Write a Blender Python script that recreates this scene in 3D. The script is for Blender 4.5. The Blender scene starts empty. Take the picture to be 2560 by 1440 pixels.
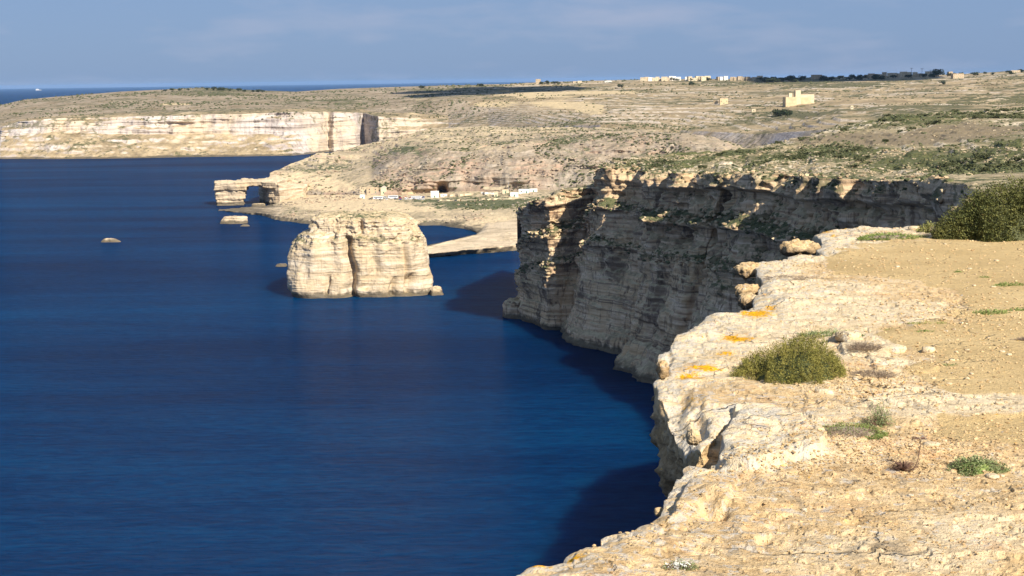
import bpy, bmesh, math, random
import numpy as np
from mathutils import Vector, Matrix

random.seed(7)
RNG = np.random.RandomState(11)
sc = bpy.context.scene
COL = sc.collection
R = math.radians

# ------------------------------------------------------------------ camera
F = 4000.0            # focal length in photo pixels (photo 2560 x 1440)
H = 150.0             # camera height above the sea
ROLL = R(0.762)
EYE_Y = 200.0         # photo row of eye level at the centre column
PITCH = math.atan((720 - EYE_Y) / F)
cam_d = bpy.data.cameras.new('camera')
cam = bpy.data.objects.new('camera', cam_d)
COL.objects.link(cam)
cam_d.sensor_width = 36.0
cam_d.lens = 36.0 * F / 2560.0
cam_d.clip_start = 0.5
cam_d.clip_end = 400000.0
MC = Matrix.Rotation(math.pi / 2 - PITCH, 4, 'X') @ Matrix.Rotation(-ROLL, 4, 'Z')
cam.matrix_world = Matrix.Translation((0, 0, H)) @ MC
sc.camera = cam
M3 = np.array(MC.to_3x3())

# ------------------------------------------------------------------ light
SUN_EL, SUN_AZ = R(36), R(31.5)      # azimuth: degrees to the right of straight behind the camera
sun_dir = Vector((math.sin(SUN_AZ) * math.cos(SUN_EL), -math.cos(SUN_AZ) * math.cos(SUN_EL), math.sin(SUN_EL)))
sd_ = bpy.data.lights.new('sun', 'SUN')
sd_.energy = 4.8
sd_.angle = R(0.5)
sd_.color = (1.0, 0.93, 0.82)
sun = bpy.data.objects.new('sun', sd_)
sun.rotation_euler = sun_dir.to_track_quat('Z', 'Y').to_euler()
sun.location = (200, -200, 400)
COL.objects.link(sun)

world = bpy.data.worlds.new("World")
sc.world = world
world.use_nodes = True
wn = world.node_tree
wn.nodes.clear()
w_out = wn.nodes.new('ShaderNodeOutputWorld')
w_bg = wn.nodes.new('ShaderNodeBackground')
w_sky = wn.nodes.new('ShaderNodeTexSky')
w_sky.sky_type = 'NISHITA'
w_sky.sun_disc = False
w_sky.sun_elevation = SUN_EL
w_sky.sun_rotation = math.pi - SUN_AZ      # clockwise from +Y towards +X
w_sky.air_density = 1.0
w_sky.dust_density = 0.6
w_sky.ozone_density = 2.5
w_sky.altitude = 150
w_bg.inputs['Strength'].default_value = 0.05
w_tc = wn.nodes.new('ShaderNodeTexCoord')
w_map = wn.nodes.new('ShaderNodeMapping')
w_map.inputs['Scale'].default_value = (9, 9, 42)
w_n = wn.nodes.new('ShaderNodeTexNoise')
w_n.inputs['Scale'].default_value = 1.0
w_n.inputs['Detail'].default_value = 6
w_n.inputs['Roughness'].default_value = 0.55
w_r = wn.nodes.new('ShaderNodeValToRGB')
w_r.color_ramp.elements[0].position = 0.49
w_r.color_ramp.elements[0].color = (0, 0, 0, 1)
w_r.color_ramp.elements[1].position = 0.80
w_r.color_ramp.elements[1].color = (0.8, 0.8, 0.8, 1)
w_hue = wn.nodes.new('ShaderNodeMix')
w_hue.data_type = 'RGBA'
w_hue.blend_type = 'MULTIPLY'
w_hue.inputs[0].default_value = 1.0
w_hue.inputs[7].default_value = (0.62, 0.82, 1.22, 1)
w_mix = wn.nodes.new('ShaderNodeMix')
w_mix.data_type = 'RGBA'
w_mix.inputs[7].default_value = (5.2, 5.7, 7.4, 1)
w_m2 = wn.nodes.new('ShaderNodeMath')
w_m2.operation = 'MULTIPLY'
w_m2.inputs[1].default_value = 0.9
L = wn.links.new
L(w_tc.outputs['Generated'], w_map.inputs['Vector'])
L(w_map.outputs[0], w_n.inputs['Vector'])
L(w_n.outputs['Fac'], w_r.inputs['Fac'])
L(w_r.outputs['Color'], w_m2.inputs[0])
L(w_m2.outputs[0], w_mix.inputs[0])
L(w_sky.outputs[0], w_hue.inputs[6])
# thin even veil of high haze over the whole sky
w_veil = wn.nodes.new('ShaderNodeMix')
w_veil.data_type = 'RGBA'
w_veil.inputs[0].default_value = 0.80
w_veil.inputs[7].default_value = (2.75, 4.0, 6.5, 1)
L(w_hue.outputs[2], w_veil.inputs[6])
L(w_veil.outputs[2], w_mix.inputs[6])
L(w_mix.outputs[2], w_bg.inputs['Color'])
L(w_bg.outputs[0], w_out.inputs['Surface'])

sc.view_settings.view_transform = 'Standard'
sc.view_settings.look = 'None'
sc.view_settings.gamma = 1.0
sc.view_settings.use_curve_mapping = False
sc.view_settings.exposure = 0.80

# ------------------------------------------------------------------ maths
def ray(px, py):
    px = np.asarray(px, float); py = np.asarray(py, float)
    v = np.stack([(px - 1280) / F, (720 - py) / F, -np.ones_like(px + py)], -1)
    return v @ M3.T

def at(px, py, D=None, z=None):
    """photo pixel + forward distance (or height) -> world point"""
    r = ray(px, py)
    if D is None:
        k = (z - H) / r[..., 2]
    else:
        k = np.asarray(D, float) / r[..., 1]
    p = r * np.asarray(k)[..., None]
    p[..., 2] += H
    return p

def proj(V):
    q = (V - np.array([0, 0, H])) @ M3
    return 1280 + F * q[..., 0] / -q[..., 2], 720 - F * q[..., 1] / -q[..., 2]

TAB = np.random.RandomState(3).rand(65536).astype(np.float32) * 2 - 1
def vnoise(p, seed=0):
    i = np.floor(p).astype(np.int64)
    f = (p - i)
    f = f * f * (3 - 2 * f)
    x, y, z = i[..., 0], i[..., 1], i[..., 2]
    def h(a, b, c):
        return TAB[(a * 73856093 ^ b * 19349663 ^ c * 83492791 ^ (seed * 7919 + 13) * 2654435) & 65535]
    fx, fy, fz = f[..., 0], f[..., 1], f[..., 2]
    a = h(x, y, z) * (1 - fx) + h(x + 1, y, z) * fx
    b = h(x, y + 1, z) * (1 - fx) + h(x + 1, y + 1, z) * fx
    c = h(x, y, z + 1) * (1 - fx) + h(x + 1, y, z + 1) * fx
    d = h(x, y + 1, z + 1) * (1 - fx) + h(x + 1, y + 1, z + 1) * fx
    return (a * (1 - fy) + b * fy) * (1 - fz) + (c * (1 - fy) + d * fy) * fz

RT = np.array([[0.80, 0.60, 0.0], [-0.51, 0.68, 0.53], [0.318, -0.424, 0.848]])
def fbm(p, size, octs=4, rough=0.5, seed=0, rot=True):
    q = np.asarray(p, float) / size
    s = 0; a = 1.0; t = 0
    for o in range(octs):
        s = s + a * vnoise(q, seed + o)
        t += a
        a *= rough
        q = (q @ RT if rot else q) * 2.03 + 17.1
    return s / t * 1.4

def sstep(a, b, x):
    t = np.clip((x - a) / (b - a), 0, 1)
    return t * t * (3 - 2 * t)

def blob(px, py, lst):
    w = np.zeros_like(px)
    for (cx, cy, rx, ry, k) in lst:
        w = w + k * np.exp(-(((px - cx) / rx) ** 2 + ((py - cy) / ry) ** 2))
    return w

# ------------------------------------------------------------------ object helpers
def tag(o, label=None, cat=None, group=None, kind=None):
    if label: o['label'] = label
    if cat: o['category'] = cat
    if group: o['group'] = group
    if kind: o['kind'] = kind
    return o

def mesh_np(name, V, faces, m, parent=None, attrs=None, smooth=True):
    V = np.ascontiguousarray(V.reshape(-1, 3), dtype=np.float32)
    faces = np.asarray(faces, dtype=np.int32)
    n = faces.shape[1]
    me = bpy.data.meshes.new(name)
    me.vertices.add(len(V)); me.vertices.foreach_set('co', V.ravel())
    me.loops.add(faces.size); me.loops.foreach_set('vertex_index', faces.ravel())
    me.polygons.add(len(faces))
    me.polygons.foreach_set('loop_start', np.arange(0, faces.size, n, dtype=np.int32))
    me.polygons.foreach_set('loop_total', np.full(len(faces), n, dtype=np.int32))
    me.polygons.foreach_set('use_smooth', np.full(len(faces), smooth))
    for k, a in (attrs or {}).items():
        at_ = me.attributes.new(k, 'FLOAT', 'POINT')
        at_.data.foreach_set('value', np.ascontiguousarray(a.ravel(), dtype=np.float32))
    me.update(calc_edges=True)
    me.materials.append(m)
    o = bpy.data.objects.new(name, me)
    COL.objects.link(o)
    if parent: o.parent = parent
    return o

def gridfaces(nr, nc, flip=False):
    a = (np.arange(nr - 1)[:, None] * nc + np.arange(nc - 1)[None, :]).ravel()
    f = np.stack([a, a + 1, a + nc + 1, a + nc], 1)
    return f[:, ::-1] if flip else f

def bmobj(name, bm, m, parent=None, smooth=False):
    me = bpy.data.meshes.new(name)
    bm.to_mesh(me); bm.free()
    for p in me.polygons: p.use_smooth = smooth
    for mm in (m if isinstance(m, list) else [m]): me.materials.append(mm)
    o = bpy.data.objects.new(name, me)
    COL.objects.link(o)
    if parent: o.parent = parent
    return o

def box(bm, x0, x1, y0, y1, z0, z1, mi=0, bevel=0):
    vs = [bm.verts.new(c) for c in ((x0, y0, z0), (x1, y0, z0), (x1, y1, z0), (x0, y1, z0), (x0, y0, z1), (x1, y0, z1), (x1, y1, z1), (x0, y1, z1))]
    fs = []
    for q in ((3, 2, 1, 0), (4, 5, 6, 7), (0, 1, 5, 4), (1, 2, 6, 5), (2, 3, 7, 6), (3, 0, 4, 7)):
        f = bm.faces.new([vs[i] for i in q]); f.material_index = mi; fs.append(f)
    return vs

def empty(name, loc, rz=0, **k):
    o = bpy.data.objects.new(name, None)
    o.location = loc; o.rotation_euler = (0, 0, rz); o.empty_display_size = 0.3
    COL.objects.link(o)
    return tag(o, **k)

def copy_tree(o, parent=None):
    c = o.copy(); COL.objects.link(c); c.parent = parent
    for ch in o.children: copy_tree(ch, c)
    return c

def remeshed(bm, voxel):
    """union of overlapping closed shells, evenly divided -> (V, tri/quads)"""
    me = bpy.data.meshes.new('tmp'); bm.to_mesh(me); bm.free()
    o = bpy.data.objects.new('tmp', me); COL.objects.link(o)
    md = o.modifiers.new('r', 'REMESH'); md.mode = 'VOXEL'; md.voxel_size = voxel
    dg = bpy.context.evaluated_depsgraph_get()
    m2 = bpy.data.meshes.new_from_object(o.evaluated_get(dg))
    bpy.data.objects.remove(o); bpy.data.meshes.remove(me)
    V = np.empty(len(m2.vertices) * 3, np.float32); m2.vertices.foreach_get('co', V)
    Nn = np.empty(len(m2.vertices) * 3, np.float32); m2.vertices.foreach_get('normal', Nn)
    Fc = np.array([tuple(p.vertices) for p in m2.polygons if len(p.vertices) == 4], np.int32)
    bpy.data.meshes.remove(m2)
    return V.reshape(-1, 3).astype(float), Nn.reshape(-1, 3).astype(float), Fc

# ------------------------------------------------------------------ node helpers
class NB:
    def __init__(s, name):
        s.m = bpy.data.materials.new(name); s.m.use_nodes = True
        s.t = s.m.node_tree; s.t.nodes.clear()
        s.out = s.t.nodes.new('ShaderNodeOutputMaterial')
        s.b = s.t.nodes.new('ShaderNodeBsdfPrincipled')
        s.t.links.new(s.b.outputs[0], s.out.inputs[0])
        s.b.inputs['Roughness'].default_value = 0.9
        s.b.inputs['Specular IOR Level'].default_value = 0.15
        g = s.t.nodes.new('ShaderNodeNewGeometry')
        s.pos = g.outputs['Position']; s.nor = g.outputs['Normal']
    def n(s, typ, **kw):
        x = s.t.nodes.new(typ)
        for k, v in kw.items(): setattr(x, k, v)
        return x
    def set(s, sock, v):
        if v is None: return
        if isinstance(v, bpy.types.NodeSocket): s.t.links.new(v, sock)
        else:
            if isinstance(v, tuple) and len(v) == 3 and sock.type == 'RGBA': v = v + (1,)
            sock.default_value = v
    def math(s, op, a, b=None, c=None, clamp=False):
        x = s.n('ShaderNodeMath', operation=op, use_clamp=clamp)
        s.set(x.inputs[0], a); s.set(x.inputs[1], b); s.set(x.inputs[2], c)
        return x.outputs[0]
    def scale(s, v, vec):
        x = s.n('ShaderNodeVectorMath', operation='MULTIPLY')
        s.set(x.inputs[0], v); x.inputs[1].default_value = vec
        return x.outputs[0]
    def noise(s, vec, scale, detail=5, rough=0.55, dist=0.0, typ=None):
        x = s.n('ShaderNodeTexNoise')
        x.noise_dimensions = '3D'
        if typ: x.noise_type = typ
        s.set(x.inputs['Vector'], vec)
        x.inputs['Scale'].default_value = scale; x.inputs['Detail'].default_value = detail
        x.inputs['Roughness'].default_value = rough; x.inputs['Distortion'].default_value = dist
        return x.outputs['Fac']
    def vor(s, vec, scale, feat='F1'):
        x = s.n('ShaderNodeTexVoronoi', feature=feat)
        s.set(x.inputs['Vector'], vec); x.inputs['Scale'].default_value = scale
        return x.outputs['Distance']
    def ramp(s, fac, stops, interp='LINEAR'):
        x = s.n('ShaderNodeValToRGB')
        x.color_ramp.interpolation = interp
        e = x.color_ramp.elements
        while len(e) < len(stops): e.new(0.5)
        for i, (p, c) in enumerate(stops):
            e[i].position = p
            e[i].color = (c, c, c, 1) if not isinstance(c, tuple) else c + (1,)
        s.set(x.inputs[0], fac)
        return x.outputs[0]
    def ss(s, fac, a, b):
        x = s.n('ShaderNodeMapRange', interpolation_type='SMOOTHSTEP')
        s.set(x.inputs[0], fac); x.inputs[1].default_value = a; x.inputs[2].default_value = b
        return x.outputs[0]
    def mix(s, fac, a, b, blend='MIX'):
        x = s.n('ShaderNodeMix', data_type='RGBA', blend_type=blend)
        s.set(x.inputs[0], fac); s.set(x.inputs[6], a); s.set(x.inputs[7], b)
        return x.outputs[2]
    def attr(s, name):
        x = s.n('ShaderNodeAttribute', attribute_name=name)
        return x.outputs['Fac']
    def sep(s, v):
        x = s.n('ShaderNodeSeparateXYZ'); s.set(x.inputs[0], v)
        return x.outputs
    def bump(s, h, strength, dist, prev=None):
        x = s.n('ShaderNodeBump'); x.inputs['Strength'].default_value = strength
        x.inputs['Distance'].default_value = dist
        s.set(x.inputs['Height'], h)
        if prev is not None: s.t.links.new(prev, x.inputs['Normal'])
        return x.outputs[0]
    def done(s, col, normal=None, rough=None):
        s.set(s.b.inputs['Base Color'], col)
        if normal is not None: s.t.links.new(normal, s.b.inputs['Normal'])
        if rough is not None: s.set(s.b.inputs['Roughness'], rough)
        return s.m

def land_mat(name, S, cliff, ground, veg_cols, sand_col, stain=0.5, slope=(0.55, 0.8), veg_thr=0.5, strat=1.0, bumpd=1.0, blots=0.0):
    """S = size in metres of the finest thing the material draws"""
    b = NB(name)
    P = b.pos
    nz = b.sep(b.nor)[2]
    jit = b.noise(P, 1 / (6 * S), 4)
    flat = b.ss(b.math('ADD', nz, b.math('MULTIPLY', b.math('SUBTRACT', jit, 0.5), 0.5)), slope[0], slope[1])
    # cliff: strata, blotches, vertical stains
    st = b.noise(b.scale(P, (0.03, 0.03, 0.55)), strat / S, 5, 0.6, 0.3)
    big = b.noise(P, 1 / (22 * S), 4, 0.55)
    c = b.ramp(st, [(0.30, cliff[0]), (0.46, cliff[1]), (0.56, cliff[2]), (0.72, cliff[3])])
    c = b.mix(b.ss(big, 0.42, 0.62), c, b.mix(0.65, c, cliff[4]))
    vs = b.noise(b.scale(P, (0.9, 0.9, 0.10)), 1 / (2.2 * S), 5, 0.65)
    c = b.mix(b.math('MULTIPLY', b.ss(vs, 0.52, 0.66), stain), c, cliff[5])
    if blots:
        bl = b.noise(b.scale(P, (1, 1, 0.35)), 1 / (13 * S), 6, 0.68, 0.5)
        c = b.mix(b.math('MULTIPLY', b.ss(bl, 0.54, 0.60), blots), c, (0.075, 0.05, 0.038))
        bl2 = b.noise(b.scale(P, (1, 1, 0.5)), 1 / (30 * S), 5, 0.6, 0.5)
        c = b.mix(b.math('MULTIPLY', b.ss(bl2, 0.52, 0.64), blots * 0.6), c, (0.24, 0.17, 0.13))
        jn = b.noise(b.scale(P, (0.02, 0.02, 1)), 1 / (2.4 * S), 3, 0.6)
        c = b.mix(b.math('MULTIPLY', b.ss(jn, 0.57, 0.62), 0.6), c, (0.10, 0.07, 0.05))
    # ground
    g1 = b.noise(P, 1 / (14 * S), 6, 0.62)
    g2 = b.noise(P, 1 / (2.2 * S), 4, 0.6)
    gm = b.math('ADD', b.math('MULTIPLY', g1, 0.62), b.math('MULTIPLY', g2, 0.38))
    g = b.ramp(gm, [(0.34, ground[0]), (0.46, ground[1]), (0.55, ground[2]), (0.66, ground[3])])
    v1 = b.noise(P, 1 / (4 * S), 6, 0.7, 0.4)
    v2 = b.noise(P, 1 / (40 * S), 3, 0.5)
    va = b.attr('veg')
    vm = b.math('ADD', b.math('ADD', v1, b.math('MULTIPLY', b.math('SUBTRACT', v2, 0.5), 0.6)), b.math('MULTIPLY', va, 0.25))
    vcol = b.mix(b.ss(g2, 0.4, 0.6), veg_cols[0], veg_cols[1])
    g = b.mix(b.math('MULTIPLY', b.ss(b.math('ADD', b.attr('dull'), b.math('MULTIPLY', b.math('SUBTRACT', g1, 0.5), 1.6)), 0.15, 0.7), 0.9), g, b.ramp(gm, [(0.36, (0.15, 0.115, 0.075)), (0.47, (0.25, 0.195, 0.135)), (0.56, (0.34, 0.27, 0.19)), (0.66, (0.46, 0.37, 0.27))]))
    g = b.mix(b.math('MULTIPLY', b.attr('riser'), b.math('MULTIPLY', b.ss(g2, 0.35, 0.5), 0.95)), g, b.mix(0.5, ground[3], cliff[3]))
    sa = b.attr('sand')
    sm = b.ss(b.math('ADD', sa, b.math('MULTIPLY', b.math('SUBTRACT', g1, 0.5), 1.4)), 0.4, 0.6)
    sc_ = b.mix(b.ss(g2, 0.35, 0.65), sand_col, b.mix(0.35, sand_col, ground[1]))
    g = b.mix(b.ss(vm, veg_thr, veg_thr + 0.07), g, vcol)
    g = b.mix(sm, g, sc_)
    c = b.mix(b.math('MULTIPLY', b.ss(vm, veg_thr + 0.03, veg_thr + 0.12), 0.7), c, vcol)
    col = b.mix(flat, c, g)
    # wet / algae line just above the sea
    zz = b.sep(P)[2]
    wl = b.math('ADD', zz, b.math('MULTIPLY', b.math('SUBTRACT', jit, 0.5), 8.0))
    col = b.mix(b.math('MULTIPLY', b.ss(wl, 5.0, 2.2), 0.85), col, (0.09, 0.075, 0.05))
    hgt = b.math('ADD', b.math('ADD', st, vs), b.math('MULTIPLY', g2, 0.7))
    nrm = b.bump(hgt, 0.8, bumpd * S)
    return b.done(col, nrm)

def flat_mat(name, col, var=0.25, size=0.05, rough=0.85, bump=0.0, trans=0.0):
    b = NB(name)
    n1 = b.noise(b.pos, 1 / size, 4)
    d = tuple(x * (1 - var) for x in col); l = tuple(min(1, x * (1 + var)) for x in col)
    c = b.ramp(n1, [(0.35, d), (0.65, l)])
    return b.done(c, b.bump(n1, 0.5, bump) if bump else None, rough)

# cliff ramps: dark seam, mid, pale, palest, warm blotch, stain
M_FAR = land_mat('far_limestone', 4.0,
    [(0.32, 0.26, 0.22), (0.44, 0.37, 0.315), (0.54, 0.475, 0.42), (0.60, 0.54, 0.49), (0.56, 0.43, 0.27), (0.27, 0.225, 0.21)],
    [(0.17, 0.125, 0.07), (0.29, 0.22, 0.125), (0.41, 0.31, 0.18), (0.56, 0.43, 0.26)],
    [(0.10, 0.095, 0.045), (0.15, 0.135, 0.065)], (0.58, 0.45, 0.26), stain=0.6, slope=(0.70, 0.92), veg_thr=0.54)
M_COAST = land_mat('coast_limestone', 2.2,
    [(0.20, 0.17, 0.13), (0.30, 0.25, 0.19), (0.36, 0.30, 0.23), (0.44, 0.37, 0.28), (0.42, 0.27, 0.18), (0.17, 0.145, 0.115)],
    [(0.24, 0.20, 0.12), (0.38, 0.30, 0.19), (0.52, 0.41, 0.25), (0.60, 0.49, 0.32)],
    [(0.085, 0.095, 0.045), (0.14, 0.14, 0.07)], (0.62, 0.48, 0.29), stain=0.55, slope=(0.72, 0.94), veg_thr=0.57)
M_SHORE = land_mat('shore_limestone', 1.6,
    [(0.26, 0.21, 0.15), (0.42, 0.33, 0.23), (0.54, 0.43, 0.30), (0.62, 0.51, 0.37), (0.50, 0.37, 0.22), (0.22, 0.18, 0.13)],
    [(0.36, 0.28, 0.18), (0.50, 0.39, 0.25), (0.60, 0.47, 0.31), (0.64, 0.52, 0.36)],
    [(0.12, 0.12, 0.06), (0.18, 0.17, 0.09)], (0.64, 0.51, 0.34), stain=0.3, slope=(0.3, 0.7), veg_thr=0.64)
M_STACK = land_mat('stack_limestone', 0.9,
    [(0.28, 0.21, 0.14), (0.48, 0.38, 0.26), (0.60, 0.50, 0.37), (0.68, 0.60, 0.48), (0.52, 0.39, 0.23), (0.25, 0.19, 0.13)],
    [(0.22, 0.18, 0.10), (0.40, 0.31, 0.18), (0.55, 0.43, 0.26), (0.62, 0.50, 0.33)],
    [(0.09, 0.10, 0.05), (0.15, 0.14, 0.07)], (0.62, 0.50, 0.33), stain=0.5, slope=(0.35, 0.75), veg_thr=0.60)
M_CLIFF = land_mat('cliff_limestone', 1.0,
    [(0.26, 0.16, 0.09), (0.58, 0.405, 0.245), (0.70, 0.52, 0.335), (0.80, 0.63, 0.44), (0.64, 0.44, 0.235), (0.14, 0.088, 0.052)],
    [(0.18, 0.15, 0.08), (0.34, 0.27, 0.16), (0.50, 0.40, 0.24), (0.60, 0.49, 0.31)],
    [(0.07, 0.08, 0.035), (0.12, 0.12, 0.055)], (0.60, 0.47, 0.28), stain=0.75, slope=(0.35, 0.7), veg_thr=0.60, blots=0.65)
M_HILL = land_mat('hill_ground', 1.0,
    [(0.24, 0.20, 0.14), (0.42, 0.34, 0.24), (0.54, 0.45, 0.33), (0.62, 0.54, 0.42), (0.50, 0.37, 0.22), (0.18, 0.15, 0.10)],
    [(0.17, 0.14, 0.07), (0.25, 0.20, 0.11), (0.38, 0.30, 0.18), (0.60, 0.48, 0.31)],
    [(0.075, 0.085, 0.03), (0.13, 0.125, 0.05)], (0.22, 0.17, 0.105), stain=0.3, slope=(0.4, 0.75), veg_thr=0.50)

# ------------------------------------------------------------------ sea
def sea_mat():
    b = NB('sea_water')
    P = b.pos
    w1 = b.noise(b.scale(P, (0.35, 1.0, 1)), 0.30, 6, 0.62, 0.4)
    w2 = b.noise(b.scale(P, (0.4, 1.0, 1)), 0.035, 4, 0.6, 0.6)
    w3 = b.noise(b.scale(P, (0.22, 1.0, 1)), 0.0065, 4, 0.55, 0.9)
    w4 = b.noise(b.scale(P, (0.12, 1.0, 1)), 0.10, 4, 0.6, 0.3)
    hgt = b.math('ADD', b.math('ADD', b.math('MULTIPLY', w1, 1.3), b.math('MULTIPLY', w2, 2.0)), b.math('MULTIPLY', w4, 0.6))
    nrm = b.bump(hgt, 1.0, 1.1)
    col = b.ramp(b.math('ADD', b.math('ADD', b.math('MULTIPLY', w3, 0.50), b.math('MULTIPLY', w1, 0.34)), b.math('MULTIPLY', w4, 0.16)),
                 [(0.40, (0.0001, 0.0125, 0.050)), (0.50, (0.0002, 0.021, 0.074)), (0.60, (0.0004, 0.034, 0.102))])  # fine wave noise puts the light and dark of ripple reflections into the colour
    b.b.inputs['IOR'].default_value = 1.33
    b.b.inputs['Specular IOR Level'].default_value = 0.17
    b.b.subsurface_method = 'BURLEY'
    b.b.inputs['Subsurface Weight'].default_value = 1.0
    b.b.inputs['Subsurface Radius'].default_value = (5, 14, 24)
    b.b.inputs['Subsurface Scale'].default_value = 1.0
    rg = b.math('ADD', b.math('MULTIPLY', w3, 0.08), 0.09)
    b.b.inputs['Specular IOR Level'].default_value = 0.0
    gl = b.n('ShaderNodeBsdfGlossy'); b.set(gl.inputs['Roughness'], rg); b.t.links.new(nrm, gl.inputs['Normal'])
    fr = b.n('ShaderNodeFresnel'); fr.inputs['IOR'].default_value = 1.33; b.t.links.new(nrm, fr.inputs['Normal'])
    fac = b.math('DIVIDE', b.math('MULTIPLY', fr.outputs[0], 0.42), b.math('MULTIPLY_ADD', fr.outputs[0], 2.2, 1.0))   # steep wave faces cap the grazing reflection
    mx = b.n('ShaderNodeMixShader'); b.set(mx.inputs[0], fac)
    b.t.links.new(b.b.outputs[0], mx.inputs[1]); b.t.links.new(gl.outputs[0], mx.inputs[2])
    b.t.links.new(mx.outputs[0], b.out.inputs[0])
    return b.done(col, nrm)
M_SEA = sea_mat()
rr = [0, 60, 200, 600, 1500, 4000, 12000, 40000, 120000]
na = 96
V = [[(r * math.cos(2 * math.pi * k / na), r * math.sin(2 * math.pi * k / na), 0) for k in range(na + 1)] for r in rr]
sea = mesh_np('sea', np.array(V, float), gridfaces(len(rr), na + 1, True), M_SEA)
tag(sea, kind='structure')

# ------------------------------------------------------------------ lofted land
def curve(pts, pxs):
    """pts: (px, py, D) | (px, 'z', D, z) | (px, py, 'z', z) -> azimuth-sorted D and z at the columns"""
    W = []
    for p in pts:
        if len(p) == 3:
            W.append(at(p[0], p[1], D=p[2]))
        elif p[1] == 'z':
            r = ray(p[0], 300.0); W.append(np.array([r[0] / r[1] * p[2], p[2], p[3]]))
        else:
            W.append(at(p[0], p[1], z=p[3]))
    W = np.array(W)
    az = W[:, 0] / W[:, 1]
    r = ray(pxs, np.full(len(pxs), 350.0)); azc = r[:, 0] / r[:, 1]
    o = np.argsort(az)
    return azc, np.interp(azc, az[o], W[o, 1]), np.interp(azc, az[o], W[o, 2])

def loft(curves, pxs, rows, ease=None):
    Vs, S = [], []
    cs = [curve(c, pxs) for c in curves]
    for i in range(len(cs) - 1):
        a, D0, z0 = cs[i]; _, D1, z1 = cs[i + 1]
        n = rows[i]
        for k in range(n + (1 if i == len(cs) - 2 else 0)):
            t = k / n
            e = ease[i](t) if ease and ease[i] else (t, t)
            D = D0 + (D1 - D0) * e[0]; z = z0 + (z1 - z0) * e[1]
            Vs.append(np.stack([a * D, D, z], -1)); S.append(np.full(len(a), i + t))
    return np.array(Vs), np.array(S)

def wob(V, size, amp, seed, octs=4):
    """horizontal wobble towards/away from the camera that is the same at every height"""
    q = V.copy(); q[..., 2] *= 0.15
    return fbm(q, size, octs, 0.55, seed) * amp

SEAP = lambda px, py: (px, py, 'z', -0.5)
# --- far headland and all inland country to the skyline
pxs = np.concatenate([np.arange(-420, 0, 6), np.arange(0, 2600, 2.4), np.arange(2600, 3400, 10)])
g0 = [(-420, 'z', 3900, -3), (-130, 'z', 3700, -3), (-60, 'z', 3560, -3), SEAP(0, 398), SEAP(150, 398), SEAP(300, 396), SEAP(600, 392), SEAP(730, 390), (800, 'z', 3460, -2), (820, 'z', 3490, -2), (834, 'z', 3465, -2),
      (890, 'z', 3520, -2), (908, 'z', 3565, 0), (946, 'z', 3425, 10), (1060, 'z', 3430, 25), (1120, 'z', 3420, 30), (1220, 'z', 3200, 35), (1350, 'z', 2700, 50), (1500, 'z', 2400, 62), (1700, 'z', 2250, 65), (1900, 'z', 1900, 58), (2100, 'z', 1500, 84), (2600, 'z', 1500, 100), (3400, 'z', 1500, 110)]
def up(px, D0, py, dd): return (px, py, D0 + dd)
g1 = [(-420, 'z', 3910, -2), (-130, 'z', 3720, 0), (-60, 350, 3600), (0, 338, 3450), (150, 334, 3430), (300, 334, 3440), (600, 334, 3420), (730, 335, 3425), (800, 334, 3475), (820, 334, 3505), (834, 334, 3480),
      (890, 335, 3535), (908, 335, 3580), (946, 330, 3440), (1060, 322, 3445), (1120, 318, 3435), (1220, 318, 3250), (1350, 316, 2780), (1500, 312, 2450), (1700, 325, 2300), (1900, 335, 1980), (2100, 320, 1600), (2600, 300, 1600), (3400, 290, 1600)]
g2 = [(-420, 'z', 3930, -2), (-130, 'z', 3760, 0), (-60, 330, 3640), (0, 318, 3480), (40, 306, 3470), (130, 297, 3460), (300, 291, 3465), (500, 286, 3450), (600, 284, 3445), (730, 279, 3450), (800, 279, 3500), (820, 279, 3525), (834, 280, 3500),
      (890, 281, 3560), (908, 282, 3600), (946, 291, 3465), (1060, 296, 3500), (1120, 300, 3500), (1220, 305, 3330), (1350, 305, 2880), (1500, 304, 2550), (1700, 316, 2400), (1900, 322, 2100), (2100, 308, 1750), (2600, 285, 1750), (3400, 280, 1750)]
g3 = [(-420, 'z', 4100, -2), (-130, 'z', 4000, 5), (-60, 300, 3900), (0, 285, 3900), (300, 262, 3950), (600, 255, 3950), (930, 250, 4000), (1100, 252, 3700), (1300, 255, 3500), (1500, 255, 3400), (1900, 250, 3200), (2200, 240, 3000), (2600, 228, 2900), (3400, 220, 2900)]
SKY = [(-420, 'z', 4300, -3), (-130, 'z', 4300, 10), (-60, 276, 4400), (0, 263, 4500), (60, 249, 4500), (150, 241, 4600), (300, 229, 4700), (420, 223, 4800), (500, 219, 4800), (570, 222, 4800), (650, 226, 4800), (740, 229, 4800), (850, 222, 4900),
       (1000, 217, 5000), (1200, 211, 5000), (1340, 206, 5000), (1500, 201, 4900), (1600, 198, 4800), (1700, 197, 4800), (1900, 196, 4700), (2100, 192, 4600), (2250, 188, 4600), (2400, 185, 4500), (2560, 175, 4400), (3400, 165, 4400)]
BK = [(p[0], 'z', 5700, -5) for p in SKY]
V, S = loft([g0, g1, g2, g3, SKY, BK], pxs, [26, 26, 60, 70, 4])
PX, PY = proj(V)
cl = sstep(0.0, 0.3, S) * (1 - sstep(1.9, 2.3, S))
cliffy = (1 - sstep(1050, 1350, PX))
V[..., 1] += wob(V, 130, 26, 5) * cliffy * (1 - sstep(2, 3, S))
V[..., 1] += fbm(V * [0.35, 0.35, 6.0], 55, 4, 0.6, 21, rot=False) * 8 * cl * cliffy      # ledges
q = V * [1, 1, 0.2]
V[..., 1] += fbm(q, 26, 3, 0.6, 31) * 9 * cl * cliffy
land = sstep(1.8, 2.4, S) * (1 - sstep(3.9, 4.0, S) * 0.6)
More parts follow.
